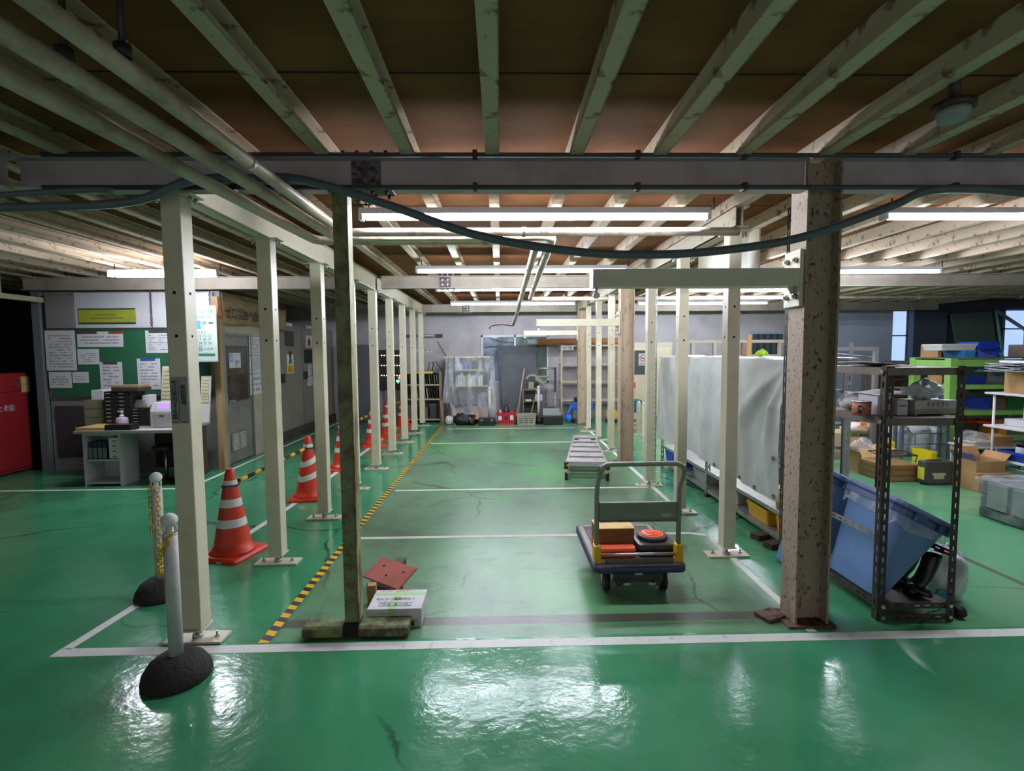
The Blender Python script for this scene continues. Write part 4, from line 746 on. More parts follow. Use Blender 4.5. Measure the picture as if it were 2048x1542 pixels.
# file rack
wd = M('brown timber',(138,108,84),.7,c2=(112,84,62),sc=7,stretch=(1,1,.2)); rk = M('pale rack steel',(176,164,142),.55)
t = thing('file_rack','open rack of dark files with a yellow top edge, right of the farthest left posts','rack',(-1.75,11.3,0)); part(t,'rack_post',MB().box(-1.345,-1.295,11.12,11.17,0,1.14),wd); part(t,'rack_post',MB().box(-2.16,-2.11,11.12,11.17,0,1.14),wd)
for z in (.05,.50,.82,1.10): part(t,'shelf',MB().box(-2.16,-1.345,11.13,11.5,z,z+.03),rk)
part(t,'yellow_edge',MB().box(-2.16,-1.48,11.115,11.13,1.085,1.135),M('yellow tape',(208,188,30),.5)); part(t,'blue_edge',MB().box(-1.475,-1.35,11.115,11.13,1.10,1.135),M('blue print',(70,84,130),.6)); part(t,'back_panel',MB().box(-2.16,-1.345,11.5,11.52,0,1.1),M('dull board'))
rnd = random.Random(4); fm = [M('file black',(36,36,36),.5),M('file grey',(92,92,88),.6),M('file light',(150,148,140),.7)]
for sh, z0 in (('upper',.858),('lower',.538)):
    for i in range(13):
        x = -2.09+.055*i; h = rnd.uniform(.19,.225); q = MB(); q.ob((x+.028,11.28,z0+h*.5),(.02,.22,h),ry=-.12); o = one('file_folder', q, fm[rnd.choice((0,0,1,0,2))], 'dark file standing on the %s shelf of the file rack' % sh, 'file', 'files on the %s shelf of the file rack' % sh)
for i, (x, w, h) in enumerate(((-1.98,.22,.30),(-1.72,.2,.26),(-1.50,.16,.33))): one('storage_case', MB().box(x-w/2,x+w/2,11.2,11.42,.083,.083+h), fm[1] if i < 2 else M('dark grey case',(66,68,66),.5), ('left grey case on the bottom shelf of the file rack','middle low case on the bottom shelf of the file rack','tall dark case at the right of the bottom file rack shelf')[i], 'case', bevel=.01)
for i, s in enumerate((0,.09)): one('picture_frame', MB().tube([(-1.60+s,11.25,1.135),(-1.57+s,11.3,1.34),(-1.52+s,11.3,1.34),(-1.38+s,11.25,1.135)],.011,5), darksteel if i else steelg, ('grey bent frame standing on the file rack','black bent frame standing on the file rack')[i], 'frame')
for i, (x0, x1, h, m) in enumerate(((-1.26,-1.30,.50,wd),(-1.16,-1.22,.45,dark),(-1.08,-1.14,.44,M('dark board',(58,56,54),.7)))): one('leaning_board', MB().loft([[(x0-.03,10.97,0),(x0+.03,10.97,0),(x0+.03,10.95,0),(x0-.03,10.95,0)],[(x1-.03,11.05,h),(x1+.03,11.05,h),(x1+.03,11.03,h),(x1-.03,11.03,h)]]), m, ('short brown stick leaning on the file rack','black board leaning beside the file rack','dark board leaning nearest the wrapped shelf')[i], 'board')
# plastic wrapped shelf
before = set(COL.objects)
gs = M('grey shelf steel',(98,96,100),.55); yw = M('pale yellow timber',(206,196,130),.6)
t = thing('steel_shelf','grey shelf unit draped in clear plastic film with yellow shelf edges','shelf',(-.72,11.2,0)); part(t,'side_panel',MB().box(-1.21,-1.19,10.98,11.44,0,1.42),gs); part(t,'side_panel',MB().box(-.28,-.26,10.98,11.44,0,1.42),gs); part(t,'back_panel',MB().box(-1.19,-.28,11.42,11.44,0,1.42),gs)
for z in (.03,.40,.77,1.12): part(t,'shelf',MB().box(-1.19,-.28,11.0,11.42,z,z+.02),gs)
part(t,'yellow_edge',MB().box(-1.24,-.23,10.95,10.985,1.425,1.455),yw); part(t,'yellow_edge',MB().box(-1.05,-.27,10.965,10.998,1.145,1.165),yw); part(t,'yellow_edge',MB().box(-1.05,-.27,10.965,10.998,.79,.81),yw); part(t,'top_panel',MB().box(-1.21,-.26,10.985,11.44,1.42,1.44),gs)
t = thing('blue_box','blue box with a white label on the top tier of the wrapped shelf','box',(-.87,11.1,1.14)); q = MB(); q.poly([(-1.03,1.145),(-.70,1.145),(-.77,1.33),(-1.03,1.33)],11.01,11.2); part(t,'box_body',q,M('royal blue',(36,84,190),.4)); part(t,'label',MB().box(-1.0,-.83,11.005,11.01,1.16,1.28),paper)
for i in range(11): one('document_file', MB().box(-.99+.055*i,-.99+.055*i+.049,11.02,11.22,.793,1.02+.02*((i*7)%3)), M('off white file',(196,196,188),.6) if i%4 else M('grey file',(150,154,148),.6), 'white file in the row on the middle tier of the wrapped shelf', 'file', 'files inside the wrapped shelf')
one('carton', MB().box(-1.05,-.90,11.02,11.3,.053,.30), brown, 'small brown carton at the lower left inside the wrapped shelf', 'carton'); one('carton', MB().box(-.64,-.31,11.02,11.3,.053,.345), brown, 'larger brown carton at the lower right inside the wrapped shelf', 'carton'); one('cloth_bundle', MB().box(-.88,-.66,11.02,11.3,.053,.34), M('slate cloth',(62,70,84),.8), 'slate blue bundle between the cartons of the wrapped shelf', 'bundle', bevel=.03)
def drape(u, v):
    x = -1.225+u*1.085; w = math.sin(u*31+v*4)*.012+math.sin(u*13-v*7)*.018+math.sin(u*57+v*17)*.005
    x += (1-v)*(.10*(u-.42))-.03*math.sin(v*6)*(u < .2)
    return (x, 10.925+w-.05*(1-v)*(1-v), .02+v*1.43+.01*math.sin(u*9))
def dside(s):
    return lambda u, v: ((-1.225 if s < 0 else -.14)+s*(.02*(1-v)+.012*math.sin(u*12+v*5)), 10.93+u*.5-(.05*(1-v)*(1-u)), .02+v*1.43)
t = thing('plastic_sheet','wrinkled clear plastic sheet hanging over the grey shelf','plastic sheet',(-.72,10.93,0)); part(t,'front_drape',MB().grid(drape,60,40),film2); part(t,'side_drape',MB().grid(dside(-1),10,24),film2); part(t,'side_drape',MB().grid(dside(1),10,24),film2)
for o in COL.objects:
    if o not in before and o.parent is None: o.location.y += .17; WM[o] = Matrix.Translation((0,.17,0)) @ WM[o]
def lump(c, s, seed, n=14, amp=.18, k=3.0):
    r = random.Random(seed); ph = [r.uniform(0,6) for _ in range(6)]; mb = MB(); L_ = []
    for i in range(n+1):
        th = PI*i/n; l = []
        for j in range(n*2):
            a = PI*j/n; d = 1+amp*(math.sin(k*a+ph[0])*math.sin(2*th+ph[1])+.6*math.sin(k*2*a+ph[2])*math.sin(4*th+ph[3])+.4*math.sin(5*th+ph[4]+3*a))
            l.append((c[0]+s[0]*math.sin(th)*math.cos(a)*d, c[1]+s[1]*math.sin(th)*math.sin(a)*d, max(c[2]-s[2], c[2]-s[2]*math.cos(th)*d)))
        L_.append(l)
    return mb.loft(L_,(0,0),True)
one('plastic_bag', lump((-1.10,10.78,.09),(.10,.08,.09),1), M('white bag',(206,208,212),.4), 'white plastic bag left of the black gear heap by the wrapped shelf', 'bag')
t = thing('work_bag','heap of black work gear and straps on the floor before the wrapped shelf','bag',(-.78,10.72,0)); part(t,'bag_body',lump((-.84,10.72,.115),(.17,.13,.115),5,16,.22,4),M('black nylon',(22,21,22),.6)); part(t,'side_pouch',lump((-.62,10.72,.10),(.12,.12,.10),8,14,.25,4),M('black nylon')); part(t,'metal_buckle',MB().tube([(-.70,10.60,.08),(-.68,10.585,.16),(-.64,10.585,.17),(-.65,10.60,.07)],.008,6),zinc,label='shiny metal buckle'); part(t,'strap_tag',MB().box(-.53,-.50,10.61,10.62,.13,.18),M('orange tag',(232,130,40),.5))
t = thing('tool_case','flat black tool case right of the gear heap','tool case',(-.30,10.75,0)); part(t,'case_body',MB().box(-.47,-.12,10.53,10.69,.0,.125),black,.012); part(t,'lid',MB().box(-.47,-.12,10.53,10.69,.128,.165),black,.012); part(t,'latch',MB().box(-.43,-.37,10.522,10.53,.10,.14).box(-.22,-.16,10.522,10.53,.10,.14),steelg); part(t,'handle',MB().tube([(-.34,10.528,.09),(-.34,10.505,.09),(-.25,10.505,.09),(-.25,10.528,.09)],.007,6),black)
def crate(name, label, cx, cy, w, d, h, mat, z=0, holes=4, cat='crate', hole_m=None):
    t = thing(name, label, cat, (cx,cy,z)); k = .90
    m = MB(); o = m.rrect([(cx,cy,w/2*k,d/2*k,.02,z),(cx,cy,w/2,d/2,.02,z+h),(cx,cy,w/2-.008,d/2-.008,.02,z+h),(cx,cy,w/2*k-.008,d/2*k-.008,.02,z+.012)]); m.loft(o,(1,1)); part(t,'tub',m,mat,.001)
    m = MB(); o = m.rrect([(cx,cy,w/2+.012,d/2+.012,.025,z+h-.022),(cx,cy,w/2+.012,d/2+.012,.025,z+h),(cx,cy,w/2-.006,d/2-.006,.02,z+h+.001)]); m.loft(o,(0,0)); part(t,'rim',m,mat)
    if holes:
        m = MB(); n = holes
        for r_ in range(n):
            zz = z+h*(.2+.6*r_/n); ww = w/2*(k+(1-k)*(zz-z)/h); yy = cy-d/2*(k+(1-k)*(zz-z)/h)-.003
            for a in (-.78,-.24,.30): m.box(cx+ww*a,cx+ww*(a+.42),yy,yy+.004,zz,zz+h*.07)
        part(t,'vent_slots',m,hole_m or M('slot shade',(70,14,18),.7))
    return t
t = crate('shopping_crate','red plastic crate with white tags by the back wall',.12,10.82,.40,.28,.255,red); part(t,'white_tag',MB().box(-.05,.02,10.672,10.677,.10,.19).box(.20,.27,10.672,10.677,.10,.20),paper); part(t,'lock_handle',MB().tube([(.11,10.675,.12),(.10,10.66,.16),(.14,10.66,.16),(.13,10.675,.12)],.008,6),black)
one('cable_coil', MB().tube([(.12+.06*math.cos(k*.5)*(1-.01*k),10.84+.03*math.sin(k*.9),.20+.10*(1+math.sin(k*.5))) for k in range(30)],.014,6), black, 'black looped tool handle sticking out of the red crate', 'cable'); one('spray_cap', MB().cyl((-.01,10.84,.02),(-.01,10.84,.30),.025,12), M('pinkish can',(200,160,160),.5), 'pale can standing at the left in the red crate', 'can')
crate('mesh_crate','grey-beige slotted crate right of the red crate',.54,10.72,.42,.30,.225,M('grey beige plastic',(150,144,128),.5),holes=3,hole_m=M('slot shade 2',(60,58,50),.8)); one('hose_bundle', MB().tube([(.42+.011*k,10.70+.07*math.sin(k*1.7),.19+.02*math.sin(k*2.3)) for k in range(24)],.012,6), M('khaki hose',(166,150,96),.6), 'khaki tangle of cords in the grey crate', 'cord')
one('black_pouch', lump((.82,10.72,.075),(.055,.09,.075),11), M('black nylon'), 'small black pouch between the grey crate and the black toolbox', 'pouch')
t = thing('tool_chest','black toolbox with an open silver lid by the back wall','toolbox',(1.10,10.8,0)); part(t,'chest_body',MB().box(.89,1.31,10.56,10.80,.0,.17),black,.015); part(t,'tray_edge',MB().box(.885,1.315,10.555,10.805,.165,.185),black,.004); q = MB(); q.poly([(.90,.185),(1.285,.185),(1.285,.235),(1.25,.25),(1.25,.335),(.91,.335),(.90,.30)],10.68,10.73); part(t,'lid',q,M('silver lid',(176,180,184),.35,.5),.006,label='silver open lid'); part(t,'handle',MB().tube([(1.02,10.705,.335),(1.02,10.705,.365),(1.14,10.705,.365),(1.14,10.705,.335)],.008,6),black)
# window and boards
t = bpy.data.objects.new('window_1', None); COL.objects.link(t); t.location = (.34,Yb,.85); WM[t] = Matrix.Translation(t.location); prop(t,'wide window with a white frame in the back wall, half covered by a grey board','window',kind='structure')
wf = M('white window frame',(196,200,204),.45); X0, X1, Z0, Z1 = -.43, 1.11, .84, 1.93
for b in ((X0,X1,Z1-.04,Z1),(X0,X1,Z0,Z0+.04),(X0,X0+.04,Z0,Z1),(X1-.04,X1,Z0,Z1),(.32,.36,Z0,Z1)): part(t,'frame_bar',MB().box(b[0],b[1],Yb-.03,Yb+.0,b[2],b[3]),wf)
part(t,'window_pane',MB().box(X0+.04,.32,Yb-.012,Yb-.004,Z0+.04,Z1-.04),M('dim daylit pane',(128,140,160),.15,c2=(70,84,92),sc=2.2,lo=.42,hi=.6,emit=0)); part(t,'window_pane',MB().box(.36,X1-.04,Yb-.02,Yb-.012,Z0+.04,Z1-.04),M('dark green pane',(70,84,82),.15,c2=(110,124,120),sc=2.4,lo=.5,hi=.7))
q = MB().tube([(-.35,Yb-.018,1.66),(.30,Yb-.018,1.68),(.9,Yb-.026,1.67)],.010,5).tube([(-.08,Yb-.018,1.80),(.1,Yb-.018,1.77),(.3,Yb-.018,1.76)],.008,5).box(.02,.035,Yb-.02,Yb-.01,1.68,1.89); part(t,'window_wire',q,M('dark wire',(44,50,58),.6)); part(t,'pane_lamp',MB().lathe([(.005,-.06),(.08,-.04),(.10,0)],(-.12,Yb-.12,1.885),16),M('pale lamp shade',(200,206,206),.5))
gb = M('slate grey board',(84,88,92),.7,c2=(74,78,82),sc=3); one('large_board', MB().loft([[(.0,11.44,0),(.0,11.47,0),(.84,11.47,0),(.84,11.44,0)],[(-.06,11.545,1.68),(-.06,11.575,1.68),(.82,11.575,1.68),(.82,11.545,1.68)]]), gb, 'large slate grey board leaning in front of the window', 'board'); one('large_board', MB().loft([[(.06,11.385,0),(.06,11.405,0),(.88,11.405,0),(.88,11.385,0)],[(.0,11.47,1.19),(.0,11.49,1.19),(.86,11.49,1.19),(.86,11.47,1.19)]]), gb, 'shorter slate grey board in front of the large leaning board', 'board')
for i, (a, b, m) in enumerate((((.39,11.04,0),(.44,11.06,.75),wd),((.33,10.97,0),(.545,11.40,1.19),M('pale timber',(176,160,140),.7)))): one('timber_lath', MB().cyl(a,b,.022,4), m, ('short brown lath leaning left of the saw rack','long pale lath leaning left of the saw rack')[i], 'timber')
# saw rack
sr = M('dull rack steel',(110,108,104),.5,.4); t = thing('saw_rack','small grey rack carrying the cut-off saw, behind the grey crate','rack',(.75,11.2,0))
for x in (.50,1.02):
    for y in (11.08,11.34): part(t,'leg',MB().box(x-.012,x+.012,y-.012,y+.012,0,.72),sr)
for z in (.16,.44,.70): part(t,'shelf',MB().box(.49,1.03,11.07,11.35,z,z+.018),sr)
og2 = M('olive machine paint',(132,132,104),.5); t = thing('cutoff_saw','olive green cut-off saw with a grey blade guard on the small rack','saw',(.72,11.2,.72)); part(t,'base',MB().box(.60,.84,11.12,11.32,.718,.74).box(.62,.74,11.14,11.24,.74,.88),og2,.006); part(t,'blade_guard',MB().tube([(.70+.11*math.cos(a),11.18,.93+.10*math.sin(a)) for a in [PI*k/10 for k in range(11)]],.028,8),M('grey guard',(140,138,134),.45)); q = MB(); q.ob((.88,11.18,.90),(.24,.09,.10),ry=.6); part(t,'motor',q,og2,.02); part(t,'arm',MB().cyl((.78,11.18,1.0),(1.08,11.18,.985),.02),og2); part(t,'handle',MB().box(.98,1.10,11.15,11.21,.975,1.01),og2,.005)
t = thing('white_machine_box','small white box with a pale blue front on the saw rack','box',(.83,11.15,.458)); part(t,'body',MB().box(.77,.92,11.1,11.24,.461,.605),white,.005); part(t,'front_panel',MB().box(.785,.905,11.095,11.1,.47,.56),M('ice blue',(176,200,216),.5)); one('paper_pack', MB().box(.55,.68,11.1,11.28,.461,.488), paper, 'flat white pack lying on the saw rack', 'paper pack'); one('cable_coil', MB().tube([(.70+.15*math.cos(k*.4),11.22+.02*math.sin(k),.21+.10*abs(math.sin(k*.2))) for k in range(32)],.012,6), black, 'black cable coiled on the bottom of the saw rack', 'cable')
t = thing('roller_stand','black post with a horizontal grey roller arm left of the empty shelf','roller stand',(1.20,11.15,0)); part(t,'post',MB().box(1.19,1.235,11.13,11.17,.66,1.20),M('navy black',(36,38,50),.5)); part(t,'lower_tube',MB().cyl((1.212,11.15,0.01),(1.212,11.15,.66),.018),galv); part(t,'roller_arm',MB().cyl((.86,11.15,1.175),(1.19,11.15,1.175),.025),galv); part(t,'foot',MB().box(1.12,1.3,11.06,11.24,0,.012),darksteel)
# empty shelf
es = M('pinkish cream steel',(196,180,158),.55,c2=(170,150,126),sc=10); t = thing('steel_shelf','empty cream steel shelf unit against the back wall','shelf',(1.98,11.3,0))
for x in (1.335,2.655):
    for y in (11.12,11.48): part(t,'upright',slotted(MB(),x,y,0,1.70,1 if x < 2 else -1,1 if y < 11.3 else -1),es)
for z in (.445,.86,1.24,1.655): part(t,'shelf',MB().box(1.34,2.65,11.125,11.475,z,z+.035),es)
t = thing('shelf_sign','white sign with black letters at the top of the empty shelf','sign',(1.5,11.12,1.55)); a, b, c, e = RC(1123,692,1147,700,11.11); part(t,'sign_plate',MB().box(a,b,11.111,11.116,c,e),paper); text(t,'lettering','節電',(e-c)*.8,(a+.02,11.111,c+.008),*UY,ink,w=(b-a)*.85)
t = thing('cardboard_tube','long brown cardboard tube lying on top of the empty shelf','cardboard tube',(1.75,11.25,1.69)); part(t,'tube',MB().cyl((.83,11.25,1.763),(2.70,11.25,1.763),.072,20),M('kraft paper',(168,116,72),.75,c2=(150,100,60),sc=3)); part(t,'clear_end',MB().cyl((.60,11.25,1.763),(.83,11.25,1.763),.06,16),M('frosted film',(190,200,200),.3,alpha=.5))
vb = M('vacuum blue',(40,96,190),.45); t = thing('floor_cleaner','blue and grey floor cleaner on wheels under the empty shelf','floor cleaner',(1.75,10.9,0)); part(t,'tank',MB().box(1.55,1.98,10.78,11.05,.10,.30),M('grey blue plastic',(110,120,136),.5),.02); part(t,'blue_cover',MB().poly([(1.52,.30),(2.0,.30),(1.99,.44),(1.56,.46)],10.76,11.06),vb,.02); part(t,'side_grip',MB().tube([(1.55,10.80,.42),(1.46,10.78,.24),(1.40,10.78,.14)],.03,8),vb); part(t,'motor_head',MB().box(1.60,1.78,10.82,11.0,.46,.55),black,.02); part(t,'blue_pouch',lump((1.45,10.76,.12),(.07,.06,.08),3),M('bright blue',(30,120,220),.5)); part(t,'tag',MB().box(1.64,1.70,10.775,10.78,.20,.25),paper)
for x in (1.56,1.75,1.93): part(t,'wheel',MB().cyl((x,10.80,.05),(x,10.84,.05),.05,16),dark)
t = thing('cable_reel','yellow cable reel on the floor under the empty shelf','cable reel',(2.42,10.95,0)); part(t,'reel_disc',MB().cyl((2.42,10.88,.17),(2.42,10.91,.17),.125,24).cyl((2.42,10.99,.17),(2.42,11.02,.17),.125,24),yellow); part(t,'drum',MB().cyl((2.42,10.91,.17),(2.42,10.99,.17),.08,20),black); part(t,'stand',MB().box(2.30,2.54,10.87,11.03,0,.045),black); part(t,'handle_hole',MB().cyl((2.42,10.876,.17),(2.42,10.88,.17),.03,10),black)
one('rubber_hose', MB().tube([(2.62+.10*math.cos(k*.5),10.42+.10*math.sin(k*.5),.03+.045*(k/40)) for k in range(40)],.025,8), dark, 'black hose coiled on the floor left of the middle tan column', 'hose')
before = set(COL.objects)
t = thing('extinguisher_stand','fire extinguisher stand with red and white plates near the cream door','fire extinguisher stand',(2.75,11.2,0)); part(t,'stand_pole',MB().cyl((2.80,11.3,.0),(2.80,11.3,.8),.015),galv); part(t,'cylinder',MB().lathe([(.055,.06),(.06,.08),(.06,.36),(.04,.41),(.015,.43)],(2.74,11.15,0),16),red); part(t,'hose',MB().tube([(2.74,11.15,.43),(2.62,11.12,.42),(2.58,11.1,.28),(2.63,11.1,.12)],.012,6),black)
for k, (z, m) in enumerate(((.72,M('red sign',(206,70,50),.5)),(.55,M('pale red sign',(222,176,160),.6)))): part(t,'sign_plate',MB().box(2.66,2.74,11.05,11.055,z,z+.13).box(2.76,2.84,11.05,11.055,z,z+.13),m)
part(t,'stand_base',MB().box(2.66,2.90,11.05,11.35,0,.03),red)
for o in COL.objects:
    if o not in before and o.parent is None: o.location.x += .14
# cream double door
t = bpy.data.objects.new('door_2', None); COL.objects.link(t); t.location = (3.5,Yb,0); WM[t] = Matrix.Translation(t.location); prop(t,'cream door with a dark upper window in the back wall','door',kind='structure'); cd = M('cream door paint',(222,212,178),.5)
part(t,'door_leaf',MB().box(2.98,3.52,Yb-.04,Yb-.005,.02,1.64),cd,.003); part(t,'door_leaf',MB().box(3.53,3.92,Yb-.04,Yb-.005,.02,1.64),cd,.003); part(t,'door_frame',MB().box(2.94,3.96,Yb-.05,Yb-.003,1.64,1.74).box(3.92,3.96,Yb-.05,Yb-.003,0,1.64),M('cream frame',(206,200,176),.5)); part(t,'door_window',MB().box(3.02,3.36,Yb-.045,Yb-.04,1.0,1.56),M('slate glass',(78,84,86),.15)); 
part(t,'door_handle',MB().box(3.44,3.48,Yb-.08,Yb-.04,.80,.92),zinc)
t = thing('no_smoking_sign','white no-smoking sign on the cream door window','sign',(3.30,11.56,1.15)); a, b, c, e = RC(1277.5,707,1294,731,11.56); part(t,'sign_plate',MB().box(a,b,11.565,11.572,c,e),paper); xm = (a+b)/2; zm = c+(e-c)*.62; r = (b-a)*.36; nr = M('sign red',(196,60,50),.6); part(t,'red_ring',MB().tube([(xm+r*math.cos(k*PI/10),11.563,zm+r*math.sin(k*PI/10)) for k in range(21)],.008,5).cyl((xm-r*.7,11.563,zm+r*.7),(xm+r*.7,11.563,zm-r*.7),.006,5),nr); part(t,'cigarette_mark',MB().box(xm-r*.6,xm+r*.6,11.560,11.564,zm-.014,zm+.010),ink); text(t,'lettering','禁煙',.05,(xm-.07,11.565,c+.012),*UY,nr,w=.14)
# short posts and things by the tarpaulin
for i, (px, y) in enumerate(((1277,9.25),(1287,9.05))):
    x = at(px,850,y)[0]; t = thing('short_post','short cream post standing at the end of the tarpaulin, %s of the pair' % ('left','right')[i],'post',(x,y,0)); part(t,'post_tube',MB().box(x-.033,x+.033,y-.035,y+.035,.012,.60-.01*i),cream,.004); part(t,'base_plate',MB().box(x-.10+.06*i,x+.075,y-.075,y+.075,0,.012),cream); part(t,'cap',MB().lathe([(.022,0),(.022,.02),(.008,.026)],(x,y,.60-.01*i),10),white)
t = thing('parts_cart','small cart with a teal cover behind the short cream posts','cart',(2.62,9.75,0)); part(t,'cart_body',MB().box(2.45,2.80,9.6,9.95,.24,.36),M('pale cart grey',(176,176,178),.5)); part(t,'teal_cover',MB().poly([(2.46,.36),(2.74,.36),(2.72,.60),(2.54,.60)],9.62,9.92),M('teal plastic',(24,92,104),.5),.01); part(t,'lower_tray',MB().box(2.45,2.80,9.6,9.95,.05,.08),M('pale cart grey')); part(t,'leg',MB().box(2.455,2.475,9.61,9.63,0,.24).box(2.775,2.795,9.61,9.63,0,.24).box(2.455,2.475,9.92,9.94,0,.24).box(2.775,2.795,9.92,9.94,0,.24),steelg)
one('paper_bag', lump((2.32,9.35,.09),(.12,.10,.09),6), M('pale red print bag',(206,186,176),.6,c2=(190,110,90),sc=12), 'crumpled white and red bag on the floor right of the middle tan column', 'bag')
# ================================================================== RIGHT: TARPAULIN RACK
t = thing('storage_rack','galvanised storage rack under the white tarpaulin, seen below its hem','rack',(2.38,5.2,0)); XA, XB = 2.17, 2.62
for y in (3.70,5.22,6.74):
    for x, d in ((XA,1),(XB,-1)): part(t,'upright',slotted(MB(),x,y,.02,1.45,d,1 if y < 6 else -1,.04,.07),galv); part(t,'rubber_foot',MB().box(x-.012,x+.03 if d > 0 else x+.012,y-.02,y+.03,0,.02),dark) if d > 0 else None
for z in (.045,.245,1.43): part(t,'shelf',MB().box(XA+.004,XB-.004,3.705,6.735,z,z+.035),galv,.003)
cb = M('clear box plastic',(190,192,190),.2,alpha=.55)
def bin_(name, label, x0, x1, y0, y1, z, h, mat, lip=True, cat='bin', group=None):
    t = thing(name, label, cat, ((x0+x1)/2,(y0+y1)/2,z), group=group); cx, cy, hx, hy = (x0+x1)/2, (y0+y1)/2, (x1-x0)/2, (y1-y0)/2; m = MB()
    m.loft(m.rrect([(cx,cy,hx*.9,hy*.9,.015,z),(cx,cy,hx*.98,hy*.98,.015,z+h-.012),(cx,cy,hx*.94,hy*.94,.015,z+h-.012),(cx,cy,hx*.86,hy*.86,.012,z+.01)])); part(t,'tub',m,mat)
    m = MB(); m.loft(m.rrect([(cx,cy,hx,hy,.018,z+h-.028),(cx,cy,hx,hy,.018,z+h),(cx,cy,hx*.93,hy*.93,.015,z+h+.0005)]),(0,0)); part(t,'rim',m,mat); return t
ybin = M('amber bin plastic',(222,168,30),.45)
bin_('storage_bin','blue bin on the lower shelf at the far end under the tarpaulin',2.20,2.56,6.20,6.68,.082,.16,blue); bin_('storage_bin','clear bin on the lower shelf in the middle under the tarpaulin',2.22,2.56,5.35,5.75,.082,.13,cb); bin_('storage_bin','second clear bin on the lower shelf, left of the yellow bin',2.22,2.56,4.62,5.05,.082,.12,cb)
bin_('storage_bin','yellow bin on the lower shelf under the tarpaulin, seen right of the first right post',2.20,2.54,4.06,4.42,.082,.13,ybin); bin_('storage_bin','yellow bin on the lower shelf at the near end of the tarpaulin rack',2.22,2.54,3.74,3.98,.082,.13,ybin); bin_('storage_bin','yellow bin on the upper shelf at the near end of the tarpaulin rack',2.22,2.54,3.76,4.02,.282,.13,ybin)
tarpm = M('white tarpaulin cloth',(198,202,200),.55,c2=(186,190,190),sc=5,bump=.12,bs=16)
def tarp(u, v):
    y = 3.655+u*3.16; s = v*1.72          # v: over the top from the rear edge, then down the front
    if s < .47: return (2.64-s, y, 1.478+.006*math.sin(u*21+s*9)+.004*math.sin(u*50))
    d = (s-.47)/1.25; h = 1.478-(1.065+.02*math.sin(u*8))*d
    fold = .012*math.sin(u*40+1)+.014*math.sin(u*17+.5)+.007*math.sin(u*71)+.03
    dy, dz = y-3.70, 1.47-h; r = math.hypot(dy,dz); an = math.atan2(dz,max(dy,.001))
    f2 = .075*(.5+.5*math.sin(an*8.5+2.2))*min(1,r/.35)*math.exp(-max(0,r-.35)/.75)
    f2 += .03*(.5+.5*math.sin(an*19+1))*min(1,r/.5)*math.exp(-r/.7)
    x = 2.15-.02*min(1,d*6)-(fold*min(1,d*1.6)+f2*min(1,d*3))
    if u > .97: x += (u-.97)*4*min(1,d*8)+.015*math.sin(d*14)*min(1,d*8)*(u-.97)*30
    return (x, y, h)
t = thing('tarpaulin','large white tarpaulin draped over the storage rack behind the right posts','tarpaulin',(2.2,5.2,.4)); part(t,'cloth',MB().grid(tarp,150,60),tarpm,solid=.0)
for u in (.012,.11,.22,.36): x, y, z = tarp(u,.985); part(t,'eyelet',MB().tube([(x-.012,y+.014*math.cos(k*PI/5),z+.012+.014*math.sin(k*PI/5)) for k in range(11)],.005,5),steelg)
x, y, z = tarp(.012,.78); part(t,'eyelet',MB().tube([(x-.012,y+.014*math.cos(k*PI/5),z+.014*math.sin(k*PI/5)) for k in range(11)],.005,5),steelg)
one('slotted_post', slotted(MB(),2.065,3.60,0,ZJ,1,1,.04,.075), darksteel, 'dark slotted steel post reaching the ceiling at the near end of the tarpaulin', 'post'); one('slotted_post', slotted(MB(),2.10,6.88,0,ZJ,1,1,.045,.075), galv, 'shiny slotted steel post reaching the ceiling at the far end of the tarpaulin', 'post')
for i, (px, py) in enumerate(((1514,1080),(1541,1098))): x, y = gp(px,py); one('wooden_block', MB().ob((x+.04,y+.03,.022),(.12,.09,.043),rz=.3), M('dark wood block',(74,58,44),.8), ('wooden block on the floor under the tarpaulin rack, farther one','wooden block on the floor under the tarpaulin rack, nearer one')[i], 'wood block')
gv = M('lime green glove',(170,214,40),.6); t = thing('work_glove','lime green work glove lying on top of the tarpaulin','glove',(2.32,4.46,1.485)); part(t,'palm',lump((2.32,4.46,1.515),(.045,.03,.03),2,10,.1),gv)
for k in range(4): part(t,'finger',MB().tube([(2.335+.012*k-.02,4.45,1.52),(2.345+.012*k-.02,4.45,1.55-.006*k),(2.362+.012*k-.02,4.45,1.545-.014*k)],.009,6),gv)
one('timber_lath', MB().box(2.44,2.465,4.92,4.945,1.485,1.70), M('fresh timber',(208,160,92),.7), 'short light timber standing on the tarpaulin rack', 'timber')
# frames and window seen over the tarpaulin
Yf = 8.6; fs = M('weathered angle steel',(146,136,122),.6,.2); t = thing('steel_rack','weathered steel angle frame standing beyond the tarpaulin','steel frame',(4.0,8.6,0)); xs = [at(p,700,Yf)[0] for p in (1385,1429,1487,1560)]; zt = at(1450,686,Yf)[1]
for i, x in enumerate(xs): part(t,'upright',MB().box(x-.03,x+.03,Yf-.03,Yf+.03,0,zt),fs if i != 2 else M('brown angle steel',(112,84,64),.6))
part(t,'top_rail',MB().box(xs[0]-.1,xs[3]+.3,Yf-.03,Yf+.03,zt,zt+.05),fs); part(t,'mid_rail',MB().box(xs[1]+.03,xs[2]-.03,Yf-.02,Yf+.02,zt-.25,zt-.21).box(xs[2]+.03,xs[3]-.03,Yf-.02,Yf+.02,zt-.25,zt-.2),fs)
t = bpy.data.objects.new('window_2', None); COL.objects.link(t); t.location = (6.2,Yb,1.3); WM[t] = Matrix.Translation(t.location); prop(t,'window with dark curtains in the back wall beyond the tarpaulin','window',kind='structure'); a, b, c, e = RC(1503,668,1597,716,Yb-.02)
